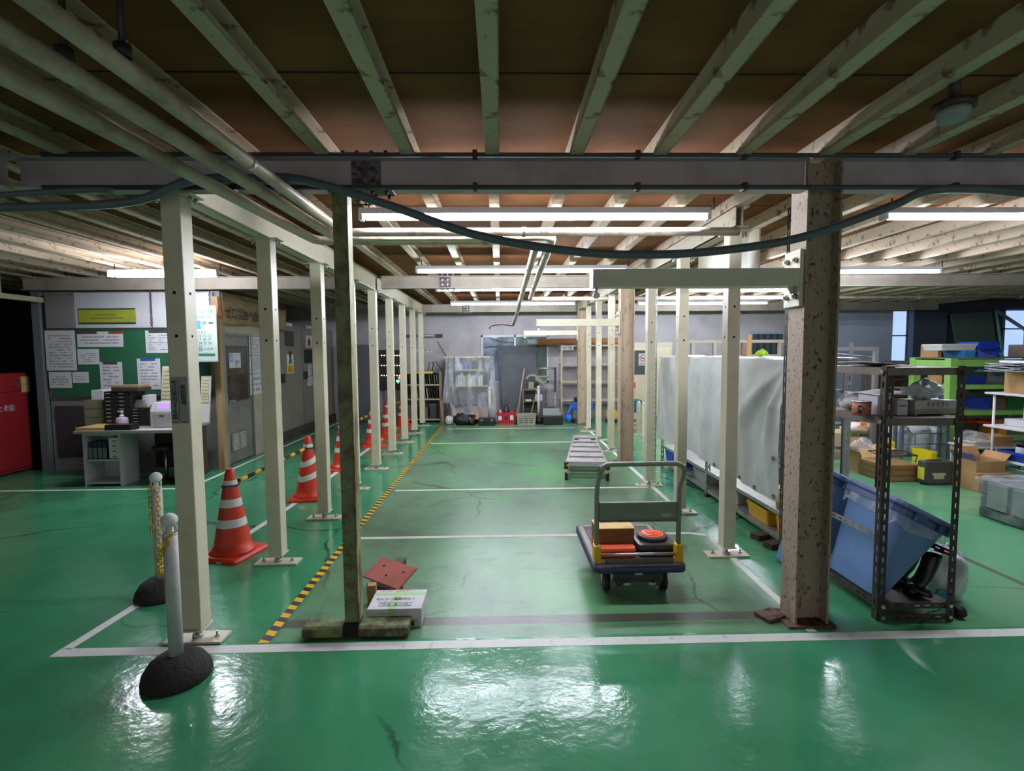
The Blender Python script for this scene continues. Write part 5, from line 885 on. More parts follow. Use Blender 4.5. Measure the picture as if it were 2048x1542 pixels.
part(t,'curtain',MB().grid(lambda u,v: (a+u*(b-a), Yb-.02+.012*math.sin(u*46), c+v*(e-c)), 80, 2),M('dark teal curtain',(56,68,76),.8)); part(t,'frame_bar',MB().box(a-.04,b+.04,Yb-.06,Yb-.03,e,e+.05).box(a+(b-a)*.66,a+(b-a)*.69,Yb-.06,Yb-.035,c,e).box(a-.04,a,Yb-.06,Yb-.03,c,e),M('pale blue frame',(150,166,186),.5))

# ================================================================== RACK WITH THE BLUE TUBS
t = thing('slotted_rack','dark slotted-angle rack holding the two tilted blue tubs','rack',(2.345,3.15,0)); FL, FR, BL, BR = (2.13,2.735), (2.56,2.72), (2.13,3.30), (2.56,3.30)
for (x, y), dx, dy, zt in ((FL,1,1,1.45),(FR,-1,1,1.45),(BL,1,-1,1.45),(BR,-1,-1,1.45)): part(t,'upright',slotted(MB(),x,y,.0,zt,dx,dy,.042,.062),darksteel)
dsh = M('dull brown shelf',(122,110,102),.5,.2,c2=(100,90,82),sc=6)
for z in (1.405,1.125): part(t,'shelf',MB().box(2.134,2.556,2.73,3.296,z+.03,z+.036).box(2.134,2.556,2.73,2.734,z-.005,z+.03).box(2.134,2.138,2.734,3.296,z-.005,z+.03),dsh)
part(t,'side_rail',slot_rail(MB(),(2.138,2.74,.465),(2.138,3.29,.465)),galv); part(t,'side_rail',slot_rail(MB(),(2.552,2.73,.365),(2.552,3.29,.365)),darksteel); part(t,'bottom_rail',slot_rail(MB(),(2.13,2.728,.072),(2.56,2.728,.072),.035),darksteel); part(t,'bottom_rail',slot_rail(MB(),(2.13,2.722,.008),(2.56,2.722,.008),.035),darksteel); part(t,'bottom_rail',slot_rail(MB(),(2.138,2.74,.07),(2.138,3.29,.07)),darksteel); part(t,'bottom_shelf',MB().box(2.14,2.55,2.735,3.29,.098,.104),darksteel)
for x in (2.15,2.54):
    for z in (.09,.025): part(t,'corner_bolt',MB().cyl((x,2.712,z),(x,2.724,z),.011,6),zinc)
for z in (1.13,1.41): part(t,'corner_bolt',MB().cyl((2.118,2.76,z+.01),(2.13,2.76,z+.01),.012,6),zinc)
tubm = M('blue tub plastic',(108,142,192),.45,c2=(100,132,180),sc=3); tubd = M('navy tub rim',(70,94,140),.4); lidm = M('dusty blue lid',(126,146,184),.5)
def bil(c, u, v):  # c: LF, RF, RB, LB
    a, b, d, e = [Vector(p) for p in c]; return (a*(1-u)+b*u)*(1-v)+(e*(1-u)+d*u)*v
def ringloop(c, g=0, r=.2, off=(0,0,0)):
    L_ = MB().rrect([(.5,.5,.5+g,.5+g,r,0)])[0]; o = Vector(off); return [bil(c,p[0],p[1])+o for p in L_]
def tub(label, bot, top, liner=True):
    t = thing('blue_tub', label, 'tub', bot[0]); part(t,'tub_body',MB().loft([ringloop(bot,-.03,.12),ringloop(bot,0,.14,(0,0,.012))]+[[p.lerp(q,s) for p, q in zip(ringloop(bot,0,.14,(0,0,.012)),ringloop(top,0,.2))] for s in (.25,.5,.75,1)],(1,0),True),tubm)
    n = Vector((.40,0,.92)); part(t,'rim',MB().loft([ringloop(top,.0,.2,-n*.03),ringloop(top,.05,.22,-n*.028),ringloop(top,.05,.22,n*.008),ringloop(top,-.03,.2,n*.01)],(0,0)),tubd); part(t,'lid',MB().loft([ringloop(top,.02,.2,n*.010),ringloop(top,.05,.2,n*.014),ringloop(top,.05,.2,n*.045),ringloop(top,-.08,.2,n*.052),ringloop(top,-.10,.2,n*.044),ringloop(top,-.3,.2,n*.044)],(0,1)),lidm)
    part(t,'lid_border',MB().loft([ringloop(top,.05,.2,n*.012),ringloop(top,.075,.22,n*.014),ringloop(top,.075,.22,n*.024),ringloop(top,.045,.2,n*.026)],(0,0)),tubd)
    if liner: part(t,'liner_bag',MB().loft([[p+Vector((-.012+.008*math.sin(i*2.1),-.012,-.015*(i%3))) for i, p in enumerate([q.lerp(w_,.86) for q, w_ in zip(ringloop(bot,.0,.14),ringloop(top,.06,.2))])],ringloop(top,.055,.22,-n*.03)],(0,0)),film)
    
    for s_ in (.3,.72): part(t,'lid_clip',MB().ob(bil(top,s_,-.08)-n*.005,(.06,.02,.04),ry=.4),tubd)
    return t
tub('nearer blue tub tilted in the slotted rack, with clear liner under its rim',[(2.155,2.81,.108),(2.24,2.80,.108),(2.25,3.19,.108),(2.155,3.22,.108)],[(2.29,2.80,.635),(2.60,2.79,.475),(2.58,3.17,.50),(2.25,3.20,.675)])
tub('farther blue tub tilted behind the slotted rack, half hidden by the rusty column',[(2.03,3.36,.012),(2.2,3.35,.012),(2.2,3.58,.012),(2.0,3.59,.012)],[(2.26,3.36,.67),(2.60,3.35,.49),(2.58,3.58,.51),(2.22,3.60,.72)],False)
rb = M('black rubber boot',(24,22,26),.35)
for i, (x, y) in enumerate(((2.42,2.84),(2.43,2.98))):
    t = thing('rubber_boot', ('black rubber boot beside the nearer blue tub, left of the pair','black rubber boot by the right front upright of the slotted rack')[i], 'boot', (x,y,.104)); q = MB(); q.loft([[(x+.048*dx*math.cos(k*PI/8)+.20*s, y+.045*math.sin(k*PI/8), .106+z*.8) for k in range(16)] for z, dx, s in ((0,1.0,0),(.03,1.05,0),(.07,.95,.1),(.12,.85,.3),(.20,.88,.45),(.285,1.0,.55),(.29,.9,.55))],(1,0),True); part(t,'boot_shaft',q,rb); q = MB(); q.loft([[(x-.01+.03*s+.038*w*math.cos(k*PI/8), y-.05*s+.0, .112+.035*h+.03*h*math.sin(k*PI/8)) for k in range(16)] for s, w, h in ((0,1,1),(.6,1.05,.95),(1.2,.9,.7),(1.6,.4,.4))],(1,1),True); part(t,'boot_foot',q,rb)
t = thing('plastic_bag','white plastic bag with red print on the floor right of the blue tub rack','bag',(2.74,2.98,0)); part(t,'bag_body',lump((2.745,2.98,.16),(.105,.10,.16),21,18,.20,4),M('thin white film',(210,214,216),.35,alpha=.9,bump=.4,bs=12)); part(t,'red_print',MB().ob((2.66,2.905,.325),(.10,.06,.012),ry=.2,rz=.4),M('red print',(176,50,54),.5)); part(t,'blue_print',MB().ob((2.655,2.90,.06),(.08,.012,.06),ry=.2),M('teal print',(50,128,146),.5))
one('floor_roller', MB().cyl((2.60,2.76,.032),(2.65,2.76,.032),.032,14), dark, 'small black roller on the floor at the right foot of the tub rack', 'wheel')
# on the shelves of that rack
ZM = 1.163
for i, (cx, cy, s, k) in enumerate(((2.25,3.13,(.095,.13,.055),31),(2.43,3.17,(.075,.09,.045),32),(2.20,2.99,(.05,.07,.035),33))): t = thing('wrapped_bundle', ('long clear-wrapped bundle on the middle shelf, behind the orange can','clear-wrapped bundle at the rear right of the middle shelf','small clear-wrapped bundle at the left edge of the middle shelf')[i], 'bundle', (cx,cy,ZM)); part(t,'contents',lump((cx,cy,ZM+s[2]*.75),(s[0]*.85,s[1]*.85,s[2]*.75),k,12,.1),M('pinkish white goods',(200,188,186),.6)); part(t,'wrapping',lump((cx,cy,ZM+s[2]),s,k,16,.12),film)
t = thing('orange_can','orange-brown can with a dark label on the middle shelf','can',(2.20,2.86,ZM)); a, b, c, e = RC(1712,805,1744,830,2.86); cx = (a+b)/2; part(t,'can_body',MB().cyl((cx,2.88,ZM),(cx,2.88,ZM+.075),(b-a)/2,18),M('orange brown tin',(182,92,66),.5,c2=(214,150,124),sc=30)); part(t,'lid',MB().cyl((cx,2.88,ZM+.075),(cx,2.88,ZM+.081),(b-a)/2+.002,18),M('dull tin',(150,146,144),.4,.5)); part(t,'label',MB().box(cx-.044,cx-.016,2.842,2.85,ZM+.012,ZM+.06),M('label black',(46,44,48),.6)); part(t,'label_mark',MB().cyl((cx-.032,2.8415,ZM+.042),(cx-.032,2.8425,ZM+.042),.009,12),paper)
wb = M('lilac white carton',(204,200,208),.6); t = thing('white_carton','tall white carton on the middle shelf with papers on top','carton',(2.23,2.95,ZM)); part(t,'carton_body',MB().box(2.18,2.275,2.86,3.02,ZM,ZM+.112),wb,.002); part(t,'label',MB().box(2.235,2.268,2.8585,2.86,ZM+.02,ZM+.09),M('pale grey print',(176,174,184),.7))
one('paper_sheet', MB().grid(lambda u,v: (2.17+.24*u, 2.83+.3*v, ZM+.117+.010*u+.005*math.sin(u*5+v*3)),10,6), M('creased paper',(214,208,206),.7), 'wide creased sheet lying over the white cartons on the middle shelf', 'paper', solid=.004)
t = thing('white_carton','low white carton in the middle of the shelf, left of the lettered box','carton',(2.31,2.95,ZM)); part(t,'carton_body',MB().box(2.283,2.342,2.84,3.1,ZM,ZM+.088),wb,.002); part(t,'dark_edge',MB().box(2.342,2.35,2.842,3.1,ZM,ZM+.088),M('navy edge',(64,62,96),.5)); part(t,'print',MB().box(2.29,2.33,2.8385,2.84,ZM+.05,ZM+.062),M('grey print'))
t = thing('wiper_box','grey-white box lettered in Japanese on the middle shelf','carton',(2.5,2.9,ZM)); part(t,'box_body',MB().box(2.385,2.635,2.84,2.97,ZM,ZM+.085),M('grey white carton',(196,198,192),.6),.002); part(t,'grey_band',MB().box(2.3846,2.6354,2.8385,2.84,ZM+.007,ZM+.036),M('warm grey band',(164,162,148),.6)); part(t,'black_line',MB().box(2.40,2.635,2.8375,2.8385,ZM,ZM+.007),ink); text(t,'lettering','ケイドライ',.030,(2.452,2.8385,ZM+.046),*UY,M('dark green ink',(28,52,56),.6),w=.128)
t = thing('plastic_bag','crumpled white plastic bag on top of the lettered box','bag',(2.49,2.92,ZM+.086)); part(t,'bag_body',lump((2.49,2.91,ZM+.138),(.085,.055,.052),17,14,.28,4),M('thin white film',(210,214,216),.35,alpha=.9,bump=.4,bs=12)); part(t,'blue_tag',MB().box(2.53,2.56,2.850,2.853,ZM+.09,ZM+.115),M('pale blue tag',(150,190,236),.5))
one('white_sheet', MB().grid(lambda u,v: (2.16+.24*u, 2.85+.40*v, 1.447+.022*(1-u)+.004*math.sin(u*7+v*5)),8,8), M('creased paper'), 'white sheet lying on the top shelf of the tub rack', 'paper', solid=.003)

# ================================================================== RACK AND GOODS IN THE RIGHT HAND STORE
t = thing('parts_rack','grey slotted rack behind the rusty column, holding yellow and blue bins','rack',(3.7,5.4,0)); ua = M('grey angle steel',(126,124,126),.5,.4)
rx0, rx1 = at(1660,800,5.45)[0]-.55, at(1699,800,5.45)[0]
for x, y, d in ((rx1,5.42,-1),(rx1,5.95,-1),(rx0,5.42,1),(rx0,5.95,1)): part(t,'upright',slotted(MB(),x,y,0,1.62 if y < 5.6 else 1.4,d,1 if y < 5.6 else -1,.045,.07),ua)
part(t,'post',MB().box(rx1-.10,rx1-.06,5.39,5.42,0,1.40),ua)
for z in (.12,.44,.70,1.07,1.36): part(t,'shelf',MB().box(rx0+.05,rx1-.05,5.45,5.92,z,z+.03),ua)
bin_('storage_bin','yellow bin on the parts rack just right of the rusty column',rx1-.54,rx1-.14,5.48,5.86,.733,.17,ybin); bin_('storage_bin','grey bin under the yellow one on the parts rack',rx1-.54,rx1-.14,5.48,5.86,.473,.13,M('grey bin',(128,134,130),.5)); bin_('storage_bin','blue bin on the parts rack just right of the rusty column',rx1-.54,rx1-.14,5.48,5.86,.153,.2,blue)
t = thing('steel_rack','bare grey angle frame rising above the tub rack at the right','steel frame',(4.6,6.72,0)); Yg = 6.72; xa, xb = at(1656,694,Yg)[0], at(1752,694,Yg)[0]; zt = at(1700,694,Yg)[1]
for x in (xa,xb): part(t,'upright',MB().box(x-.025,x+.025,Yg-.025,Yg+.025,0,zt),ua)
part(t,'top_rail',MB().box(xa+.025,xb-.025,Yg-.02,Yg+.02,zt-.05,zt),ua); part(t,'brace',MB().cyl((xb,Yg,zt-.14),(xb+.36,Yg+.43,zt-.10),.014,6).cyl((xb,Yg,zt-.14),(xb-.3,Yg+.6,zt-.08),.012,6),ua); part(t,'rear_rail',MB().box(xb+.1,xb+.34,Yg+.44,Yg+.46,1.36,1.40),ua); part(t,'rear_upright',MB().box(xb+.30,xb+.34,Yg+.40,Yg+.44,0,zt-.11),ua)
t = thing('tray_tower','tower of dark flat trays seen through the tub rack','tray tower',(5.1,7.2,0)); a, b = at(1768,770,7.7)[0], at(1818,770,7.7)[0]
for x in (a,b-.02): part(t,'side_frame',MB().box(x,x+.02,7.7,8.2,0,1.36),darksteel)
for k in range(9): part(t,'tray',MB().box(a+.025,b-.025,7.7,8.2,.15+.13*k,.175+.13*k),M('tray black',(40,40,42),.5) if k%3 else M('tray tan',(150,136,104),.6))
# cartons on the floor
def flap(m, p, q, up, out): # a flap hinged on edge p-q
    p, q, u = Vector(p), Vector(q), Vector(up); n = Vector((0,0,.004)); m.loft([[p,q,q+n,p+n],[p+u,q+u,q+u+n,p+u+n]]); return m
inn = M('carton inside',(150,112,72),.9)
def opencarton(label, x0, x1, y0, y1, z, h, mat, fl):
    t = thing('open_carton', label, 'carton', ((x0+x1)/2,(y0+y1)/2,z)); m = MB(); w_ = .006; m.box(x0,x1,y0,y0+w_,z,z+h).box(x0,x1,y1-w_,y1,z,z+h).box(x0,x0+w_,y0+w_,y1-w_,z,z+h).box(x1-w_,x1,y0+w_,y1-w_,z,z+h).box(x0+w_,x1-w_,y0+w_,y1-w_,z,z+.006); part(t,'carton_body',m,mat)
    for p, q, u in fl: part(t,'carton_flap',flap(MB(),p,q,u,0),mat)
    return t
x0, y0 = gp(1717,946); zc = .26
opencarton('open brown carton with raised flaps on the floor beyond the tub rack',x0,x0+.32,y0,y0+.34,0,zc,brown,[((x0,y0,zc),(x0,y0+.34,zc),(-.17,-.05,.06)),((x0,y0+.34,zc),(x0+.32,y0+.34,zc),(.0,.05,.12)),((x0+.32,y0,zc),(x0+.32,y0+.34,zc),(.15,0,.04))])
one('film_scrap', lump((x0+.17,y0+.17,.30),(.11,.11,.10),41,12,.3), film, 'crumpled clear film in the open carton beyond the tub rack', 'film')
x1, y1 = gp(1700,930); one('carton', MB().box(x1-.02,x1+.36,y1+.38,y1+.75,0,.37), M('pale carton',(190,172,140),.8), 'tall pale carton standing behind the open carton', 'carton', bevel=.003)
t = thing('snack_pack','large clear pack of white and orange printed goods on the tall pale carton','package',(4.9,6.9,.37)); a, b, c, e = RC(1700,848,1760,893,6.75); part(t,'pack_body',lump(((a+b)/2,6.92,.37+(e-.37)*.5),((b-a)*.52,.15,(e-.37)*.5),51,16,.10),M('printed pack',(216,206,196),.5,c2=(226,150,110),sc=7,lo=.54,hi=.6)); part(t,'orange_square',MB().box((a+b)/2-.06,(a+b)/2+.03,6.755,6.765,.50,.60),M('orange print',(230,140,84),.6))
x2, y2 = gp(1792,964); part_m = M('tape brown carton',(140,102,58),.6,c2=(122,86,46),sc=4); t = thing('carton','brown carton wrapped in tape on the floor, left of the black case','carton',(x2+.13,y2+.25,0)); part(t,'carton_body',MB().box(x2-.14,x2+.27,y2,y2+.42,0,.20),part_m,.012); part(t,'open_flap',flap(MB(),(x2-.12,y2+.40,.2),(x2+.15,y2+.40,.2),(0,.06,.10),0),M('pale cardboard'))
for z in (.06,.13): part(t,'tape_band',MB().box(x2-.142,x2+.272,y2-.002,y2+.422,z,z+.025),M('tape band',(116,80,42),.35))
t = thing('wire_tray','grey wire tray standing on the taped brown carton','tray',(5.2,6.2,.2)); x3 = x2+.10; part(t,'tray_back',MB().box(x3,x3+.24,y2+.38,y2+.40,.202,.29),M('grey mesh',(120,112,100),.6)); part(t,'wire_rim',MB().tube([(x3-.18,y2+.12,.28),(x3+.24,y2+.12,.28),(x3+.26,y2+.38,.295),(x3-.16,y2+.38,.295),(x3-.18,y2+.12,.28)],.008,6),darksteel); part(t,'wire_leg',MB().cyl((x3-.16,y2+.12,.202),(x3-.18,y2+.12,.28),.006,6).cyl((x3+.22,y2+.12,.202),(x3+.24,y2+.12,.28),.006,6),darksteel)
x4, y4 = gp(1905,970); x5 = gp(1853,972)[0]; t = thing('equipment_case','black equipment case with a yellow label standing on the floor','case',((x4+x5)/2,y4+.1,0)); cm = M('charcoal case',(62,62,58),.6,c2=(74,74,68),sc=6); part(t,'case_body',MB().box(x5,x4,y4,y4+.065,.012,.27),cm,.012); part(t,'case_lid',MB().box(x5,x4,y4+.068,y4+.11,.012,.27),cm,.012); part(t,'yellow_label',MB().box(x5-.003,x5,y4+.01,y4+.10,.06,.20),M('lemon label',(222,206,70),.6)); part(t,'torn_sticker',MB().box(x5+.10,x5+.22,y4-.003,y4,.07,.115).box(x5+.08,x5+.24,y4-.0025,y4,.115,.14),M('torn sticker',(186,170,144),.8)); part(t,'carry_handle',MB().box(x5+.08,x5+.22,y4+.04,y4+.075,.27,.282),M('dark red grip',(70,40,44),.5)); part(t,'foot',MB().box(x5+.03,x5+.07,y4+.02,y4+.1,0,.012).box(x4-.07,x4-.03,y4+.02,y4+.1,0,.012),dark)
one('carton', MB().box(5.115,5.485,5.22,5.62,0,.205), brown, 'large brown carton on the floor, right of the black case', 'carton', bevel=.003)
zc = .207; t = opencarton('open carton with a lilac flap on the large brown carton',5.13,5.45,5.27,5.56,zc,.12,brown,[((5.45,5.27,zc+.12),(5.45,5.56,zc+.12),(.06,0,.07)),((5.13,5.56,zc+.12),(5.45,5.56,zc+.12),(0,.05,.10))]); part(t,'lilac_flap',flap(MB(),(5.13,5.27,zc+.12),(5.13,5.56,zc+.12),(-.06,-.02,.08),0),M('lilac print',(134,116,170),.7))
# wire stand, sacks and yellow bin
Yw = 6.9; sk = M('white sack cloth',(206,204,208),.8,c2=(190,188,194),sc=5,bump=.2,bs=8)
for i, (p0, p1, q0) in enumerate(((1780,1814,850),(1816,1856,850),(1858,1882,854))):
    a, b, c, e = RC(p0,q0,p1,916,Yw+.3); t = one('white_sack', MB().loft([[( (a+b)/2+((b-a)/2)*1.02*k_*math.cos(j*PI/8)*(abs(math.cos(j*PI/8))**-.4 if abs(math.cos(j*PI/8)) > .05 else 1), Yw+.32+.12*k_*math.sin(j*PI/8), z) for j in range(16)] for z, k_ in ((0,.9),(.05,1),(.30,1.0),(e*.9,.97),(e,.75))],(1,1),True), sk, ('white sack behind the wire stand, leftmost of three','white sack behind the wire stand, middle of three','white sack behind the wire stand, rightmost of three')[i], 'sack')
t = thing('wire_stand','grey wire stand in front of the white sacks','wire stand',(5.9,6.9,0)); a, b = at(1803,880,Yw)[0], at(1893,880,Yw)[0]; zt = at(1848,849,Yw)[1]; wsm = M('blue grey wire',(92,96,116),.5)
for x in (a,b): part(t,'leg',MB().box(x-.02,x+.02,Yw-.02,Yw+.02,0,zt),wsm)
for z in (zt,zt-.12,zt-.27): part(t,'cross_wire',MB().cyl((a,Yw,z-.008),(b,Yw,z-.008),.008,6),wsm)
for s in (.3,.7): part(t,'upright_wire',MB().cyl((a+(b-a)*s,Yw,zt-.27),(a+(b-a)*s,Yw,zt-.12),.006,6),wsm)
part(t,'corner_brace',MB().cyl((a+.02,Yw,zt),(a+.14,Yw,zt-.12),.006,6).cyl((b-.02,Yw,zt),(b-.14,Yw,zt-.12),.006,6),wsm); part(t,'rear_leg',MB().box(a-.02,a+.02,Yw+.10,Yw+.14,0,zt).box(b-.02,b+.02,Yw+.10,Yw+.14,0,zt).box(a,b,Yw+.11,Yw+.13,zt-.02,zt),wsm)
a, b, c, e = RC(1821,904,1876,916,6.5); a = at(1821,908,6.84)[0]; bin_('storage_bin','bright yellow bin on the floor in front of the wire stand',a,b,6.5,6.84,0,e,M('bright yellow plastic',(232,206,30),.45)); a, b, c, e = RC(1775,884,1786,903,6.4); one('yellow_jug', MB().box(a,b+.05,6.42,6.55,0,e), M('bright yellow plastic'), 'yellow jug glimpsed behind the right side of the front upright', 'jug', bevel=.02)

# ================================================================== GREEN RACK
ln = M('lime green paint',(150,204,104),.45,c2=(136,190,92),sc=3); GX0, GX1, GY0, GY1 = 6.32, 9.6, 7.0, 7.62; t = thing('green_rack','large lime green rack loaded with bins and boxes at the right','rack',(7.9,7.3,0))
for x, y in ((GX0,GY0),(GX0,GY1),(GX1,GY0),(GX1,GY1)): part(t,'upright',MB().box(x,x+.10,y-.05,y+.05,0,1.40),ln)
gz = [.24,.60,.97,1.29]
for z in gz:
    part(t,'front_beam',MB().box(GX0+.1,GX1,GY0-.05,GY0,z,z+(.10 if z > 1.2 else .06)),ln); part(t,'side_beam',MB().box(GX0+.01,GX0+.09,GY0+.05,GY1-.05,z,z+(.09 if z > 1.2 else .06)),ln)
    part(t,'deck',MB().box(GX0+.1,GX1,GY0,GY1-.05,z+.04,z+.06) if z < 1.2 else MB().box(GX0,GX1+.1,GY0-.05,GY1+.05,1.40,1.415),M('rack deck green',(120,158,92),.6))
lz = [z+.061 for z in gz[:3]]+[1.416]
lb_ = M('sky blue plastic',(60,142,208),.45); tq = M('turquoise plastic',(64,206,186),.45); gn = M('dark green plastic',(36,104,52),.45); orp = M('orange plastic bin',(240,160,44),.45); gyb = M('mid grey bin',(104,106,110),.5)
LASTX = {}
def gb_(px, Y, d, lv, mat, label, kind='bin', mark=None):
    a, b, c, e = RC(*px, Y); a = max(at(px[0],(px[1]+px[3])/2,Y+d)[0], LASTX.get(lv,0)+.012); LASTX[lv] = b; h = max(.05, e-lz[lv])
    if kind == 'bin': t = bin_('storage_bin',label,a,b,Y,Y+d,lz[lv],h,mat)
    else: t = thing('carton',label,'carton',((a+b)/2,Y+d/2,lz[lv])); part(t,'carton_body',MB().box(a,b,Y,Y+d,lz[lv],lz[lv]+h),mat,.004); part(t,'print_mark',MB().box(a+(b-a)*.3,a+(b-a)*.6,Y-.002,Y,lz[lv]+h*.3,lz[lv]+h*.55),M('faded print',(140,104,66),.8))
    if mark: part(t,'label',MB().box(a+(b-a)*.35,a+(b-a)*.6,Y-.003,Y,lz[lv]+h*.3,lz[lv]+h*.65),mark)
    return t
gb_((1841,690,1883,716),7.15,.3,3,brown,'light brown carton at the left end of the green rack top','box')
gb_((1884,701,1954,715),7.05,.35,3,lb_,'sky blue bin on top of the green rack, under a white bin'); a, b, c, e = RC(1883,688,1957,701,7.05); bin_('storage_bin','white bin stacked on the sky blue bin on the green rack',a,b,7.05,7.4,lz[3]+max(.05,RC(1884,701,1954,715,7.05)[3]-lz[3])+.002,e-c,white)
t = gb_((1955,699,1998,714),7.05,.35,3,blue,'lower royal blue bin on top of the green rack',mark=M('pink label',(226,180,160),.6)); a, b, c, e = RC(1957,684,2002,699,7.05); bin_('storage_bin','upper royal blue bin on top of the green rack',a,b,7.05,7.4,lz[3]+max(.05,RC(1955,699,1998,714,7.05)[3]-lz[3])+.002,e-c,blue)
one('film_scrap', lump((8.0,7.2,lz[3]+.09),(.11,.12,.09),61,12,.35,5), film, 'crumpled clear wrapping between the blue bins and the brown box on the green rack', 'film'); gb_((2016,689,2060,715),7.1,.3,3,M('grey brown carton',(152,132,116),.8),'grey-brown carton at the right end of the green rack top','box')
gb_((1855,751,1884,769),7.2,.25,2,brown,'small brown carton on the upper tier of the green rack, left end','box'); gb_((1884,754,1975,772),7.1,.4,2,M('deep blue plastic',(22,56,150),.45),'long deep blue bin on the upper tier of the green rack'); one('folded_sheets', MB().box(7.15,7.8,7.12,7.45,lz[2]+.165,lz[2]+.182).box(7.18,7.78,7.14,7.44,lz[2]+.183,lz[2]+.20), tq, 'turquoise folded sheets on the deep blue bin', 'sheets'); gb_((1984,744,2010,772),7.2,.3,2,gyb,'grey bin on the upper tier of the green rack'); gb_((2002,727,2056,742),7.3,.25,2,brown,'brown carton at the right of the upper tier of the green rack','box'); one('blue_cloth', lump((7.55,7.32,lz[2]+.227),(.30,.12,.025),66,12,.2), M('dusty blue cloth',(70,120,160),.7), 'dusty blue cloth piled above the turquoise sheets', 'cloth')
gb_((1928,797,1976,817),7.1,.4,1,blue,'royal blue bin on the middle tier of the green rack'); gb_((1977,796,1992,817),7.15,.3,1,M('dark carton',(120,92,70),.8),'narrow dark carton on the middle tier of the green rack','box'); gb_((1993,797,2018,817),7.1,.4,1,gn,'dark green bin on the middle tier of the green rack'); gb_((2021,799,2062,817),7.1,.4,1,blue,'royal blue bin at the picture edge on the middle tier of the green rack')
one('dark_bag', lump((7.4,7.3,lz[1]+.26),(.42,.15,.06),71,12,.2), M('grey nylon',(78,80,92),.6), 'grey bag lying over the royal blue bin on the middle tier', 'bag')
gb_((1900,848,1961,862),7.1,.4,0,M('dark brown tray',(62,46,42),.5),'dark tray of orange tools on the lowest tier of the green rack'); one('orange_tools', lump((7.12,7.3,lz[0]+.155),(.26,.12,.045),72,12,.3,6), M('vivid orange',(240,84,36),.5), 'vivid orange tool handles heaped in the dark tray', 'tools'); gb_((1962,841,2007,863),7.05,.4,0,orp,'orange bin on the lowest tier of the green rack')
# ================================================================== WHITE WIRE SHELF, FAR RIGHT
wh = M('white shelf board',(212,208,206),.5); t = thing('wire_shelf','white wire-framed shelf unit at the right picture edge','shelf',(5.95,5.15,0)); SX = 5.50
for z in (.30,.66,1.03): part(t,'shelf_board',MB().box(SX,6.4,4.7,5.6,z,z+.022),wh,.003)
for x in (SX+.04,6.34):
    for y in (4.76,5.52): part(t,'upright',MB().cyl((x,y,0),(x,y,1.03),.012,8),wh)
part(t,'wire_side',MB().tube([(SX+.04,4.78,.06),(SX+.04,5.5,.06),(SX+.04,5.5,.12),(SX+.04,4.78,.12),(SX+.04,4.78,.18),(SX+.04,5.5,.18),(SX+.04,5.5,.24),(SX+.04,4.78,.24)],.006,5),wh)
def ws(px, Y, d, z0, mat, label, w=.36): a, b, c, e = RC(*px, Y+d); a = at(px[0],(px[1]+px[3])/2,Y+d)[0]; e = max(z0+.05,e); one('carton', MB().box(a,a+w,Y,Y+d,z0,e), mat, label, 'carton', bevel=.004); return a, e
xa_, zf = ws((2008,742,2048,792),5.1,.42,1.053,brown,'brown carton on the top board of the white wire shelf'); t = thing('foil_bundle','bundle of foil packs on the brown carton of the wire shelf','bundle',(5.6,5.3,zf))
for k in range(5): part(t,'foil_pack',MB().grid(lambda u,v,k=k: (5.38+.42*u, 5.12+.38*v, zf+.012+.02*k+.008*math.sin(u*20+k*2+v*5)),24,4),M('silver foil',(206,208,220),.25,.7),solid=.004)
part(t,'tie_band',MB().box(5.56,5.60,5.11,5.51,zf+.005,zf+.12),paper)
xb_, ze = ws((2008,836,2048,858),5.1,.42,.683,wb,'white carton on the middle board of the wire shelf, lower one'); one('carton', MB().box(xb_+.14,xb_+.5,5.12,5.45,ze+.001,ze+.18), wb, 'white carton stacked on another at the picture edge of the wire shelf', 'carton', bevel=.004)
bin_('storage_bin','deep blue tray of bottles on the lowest board of the wire shelf',5.52,5.95,4.85,5.45,.323,.10,M('deep blue plastic'))
for k in range(3): y_ = 4.98+.16*k; t = thing('pale_bottle','pale bottle with a black cap in the deep blue tray','bottle',(5.66,y_,.334),group='bottles in the deep blue tray'); part(t,'bottle_body',MB().lathe([(.05,0),(.055,.01),(.055,.12),(.045,.14)],(5.66,y_,.334),16),M('pale blue bottle',(190,206,220),.4)); part(t,'cap',MB().lathe([(.05,.14),(.05,.19),(.02,.195)],(5.66,y_,.334),16),black)
# low white wire bench with a kraft box between the racks
t = thing('wire_bench','low white bench behind the open carton with the lilac flap','bench',(5.6,6.2,0)); a, b = at(1952,900,6.1)[0], at(2010,900,6.1)[0]; zb_ = at(1970,895,6.1)[1]; part(t,'bench_top',MB().box(a,b+.3,6.1,6.5,zb_-.02,zb_),wh)
for x in (a+.03,b+.27):
    for y in (6.13,6.47): part(t,'leg',MB().cyl((x,y,0),(x,y,zb_-.02),.012,8),wh)
a, b, c, e = RC(1986,873,2026,902,6.15); one('carton', MB().box(a,b,6.15,6.42,zb_,e), brown, 'small kraft carton standing on the low white bench', 'carton', bevel=.003); a, b, c, e = RC(1945,880,1985,897,6.15); crate('white_basket','white basket of wrapped parts on the low white bench',(a+b)/2+.02,6.3,b-a-.02,.28,e-zb_-.02,wh,zb_+.001,0,'basket'); one('film_scrap', lump(((a+b)/2,6.3,e+.02),(.15,.11,.06),81,12,.3,5), film, 'clear wrapping heaped in the white basket', 'film')
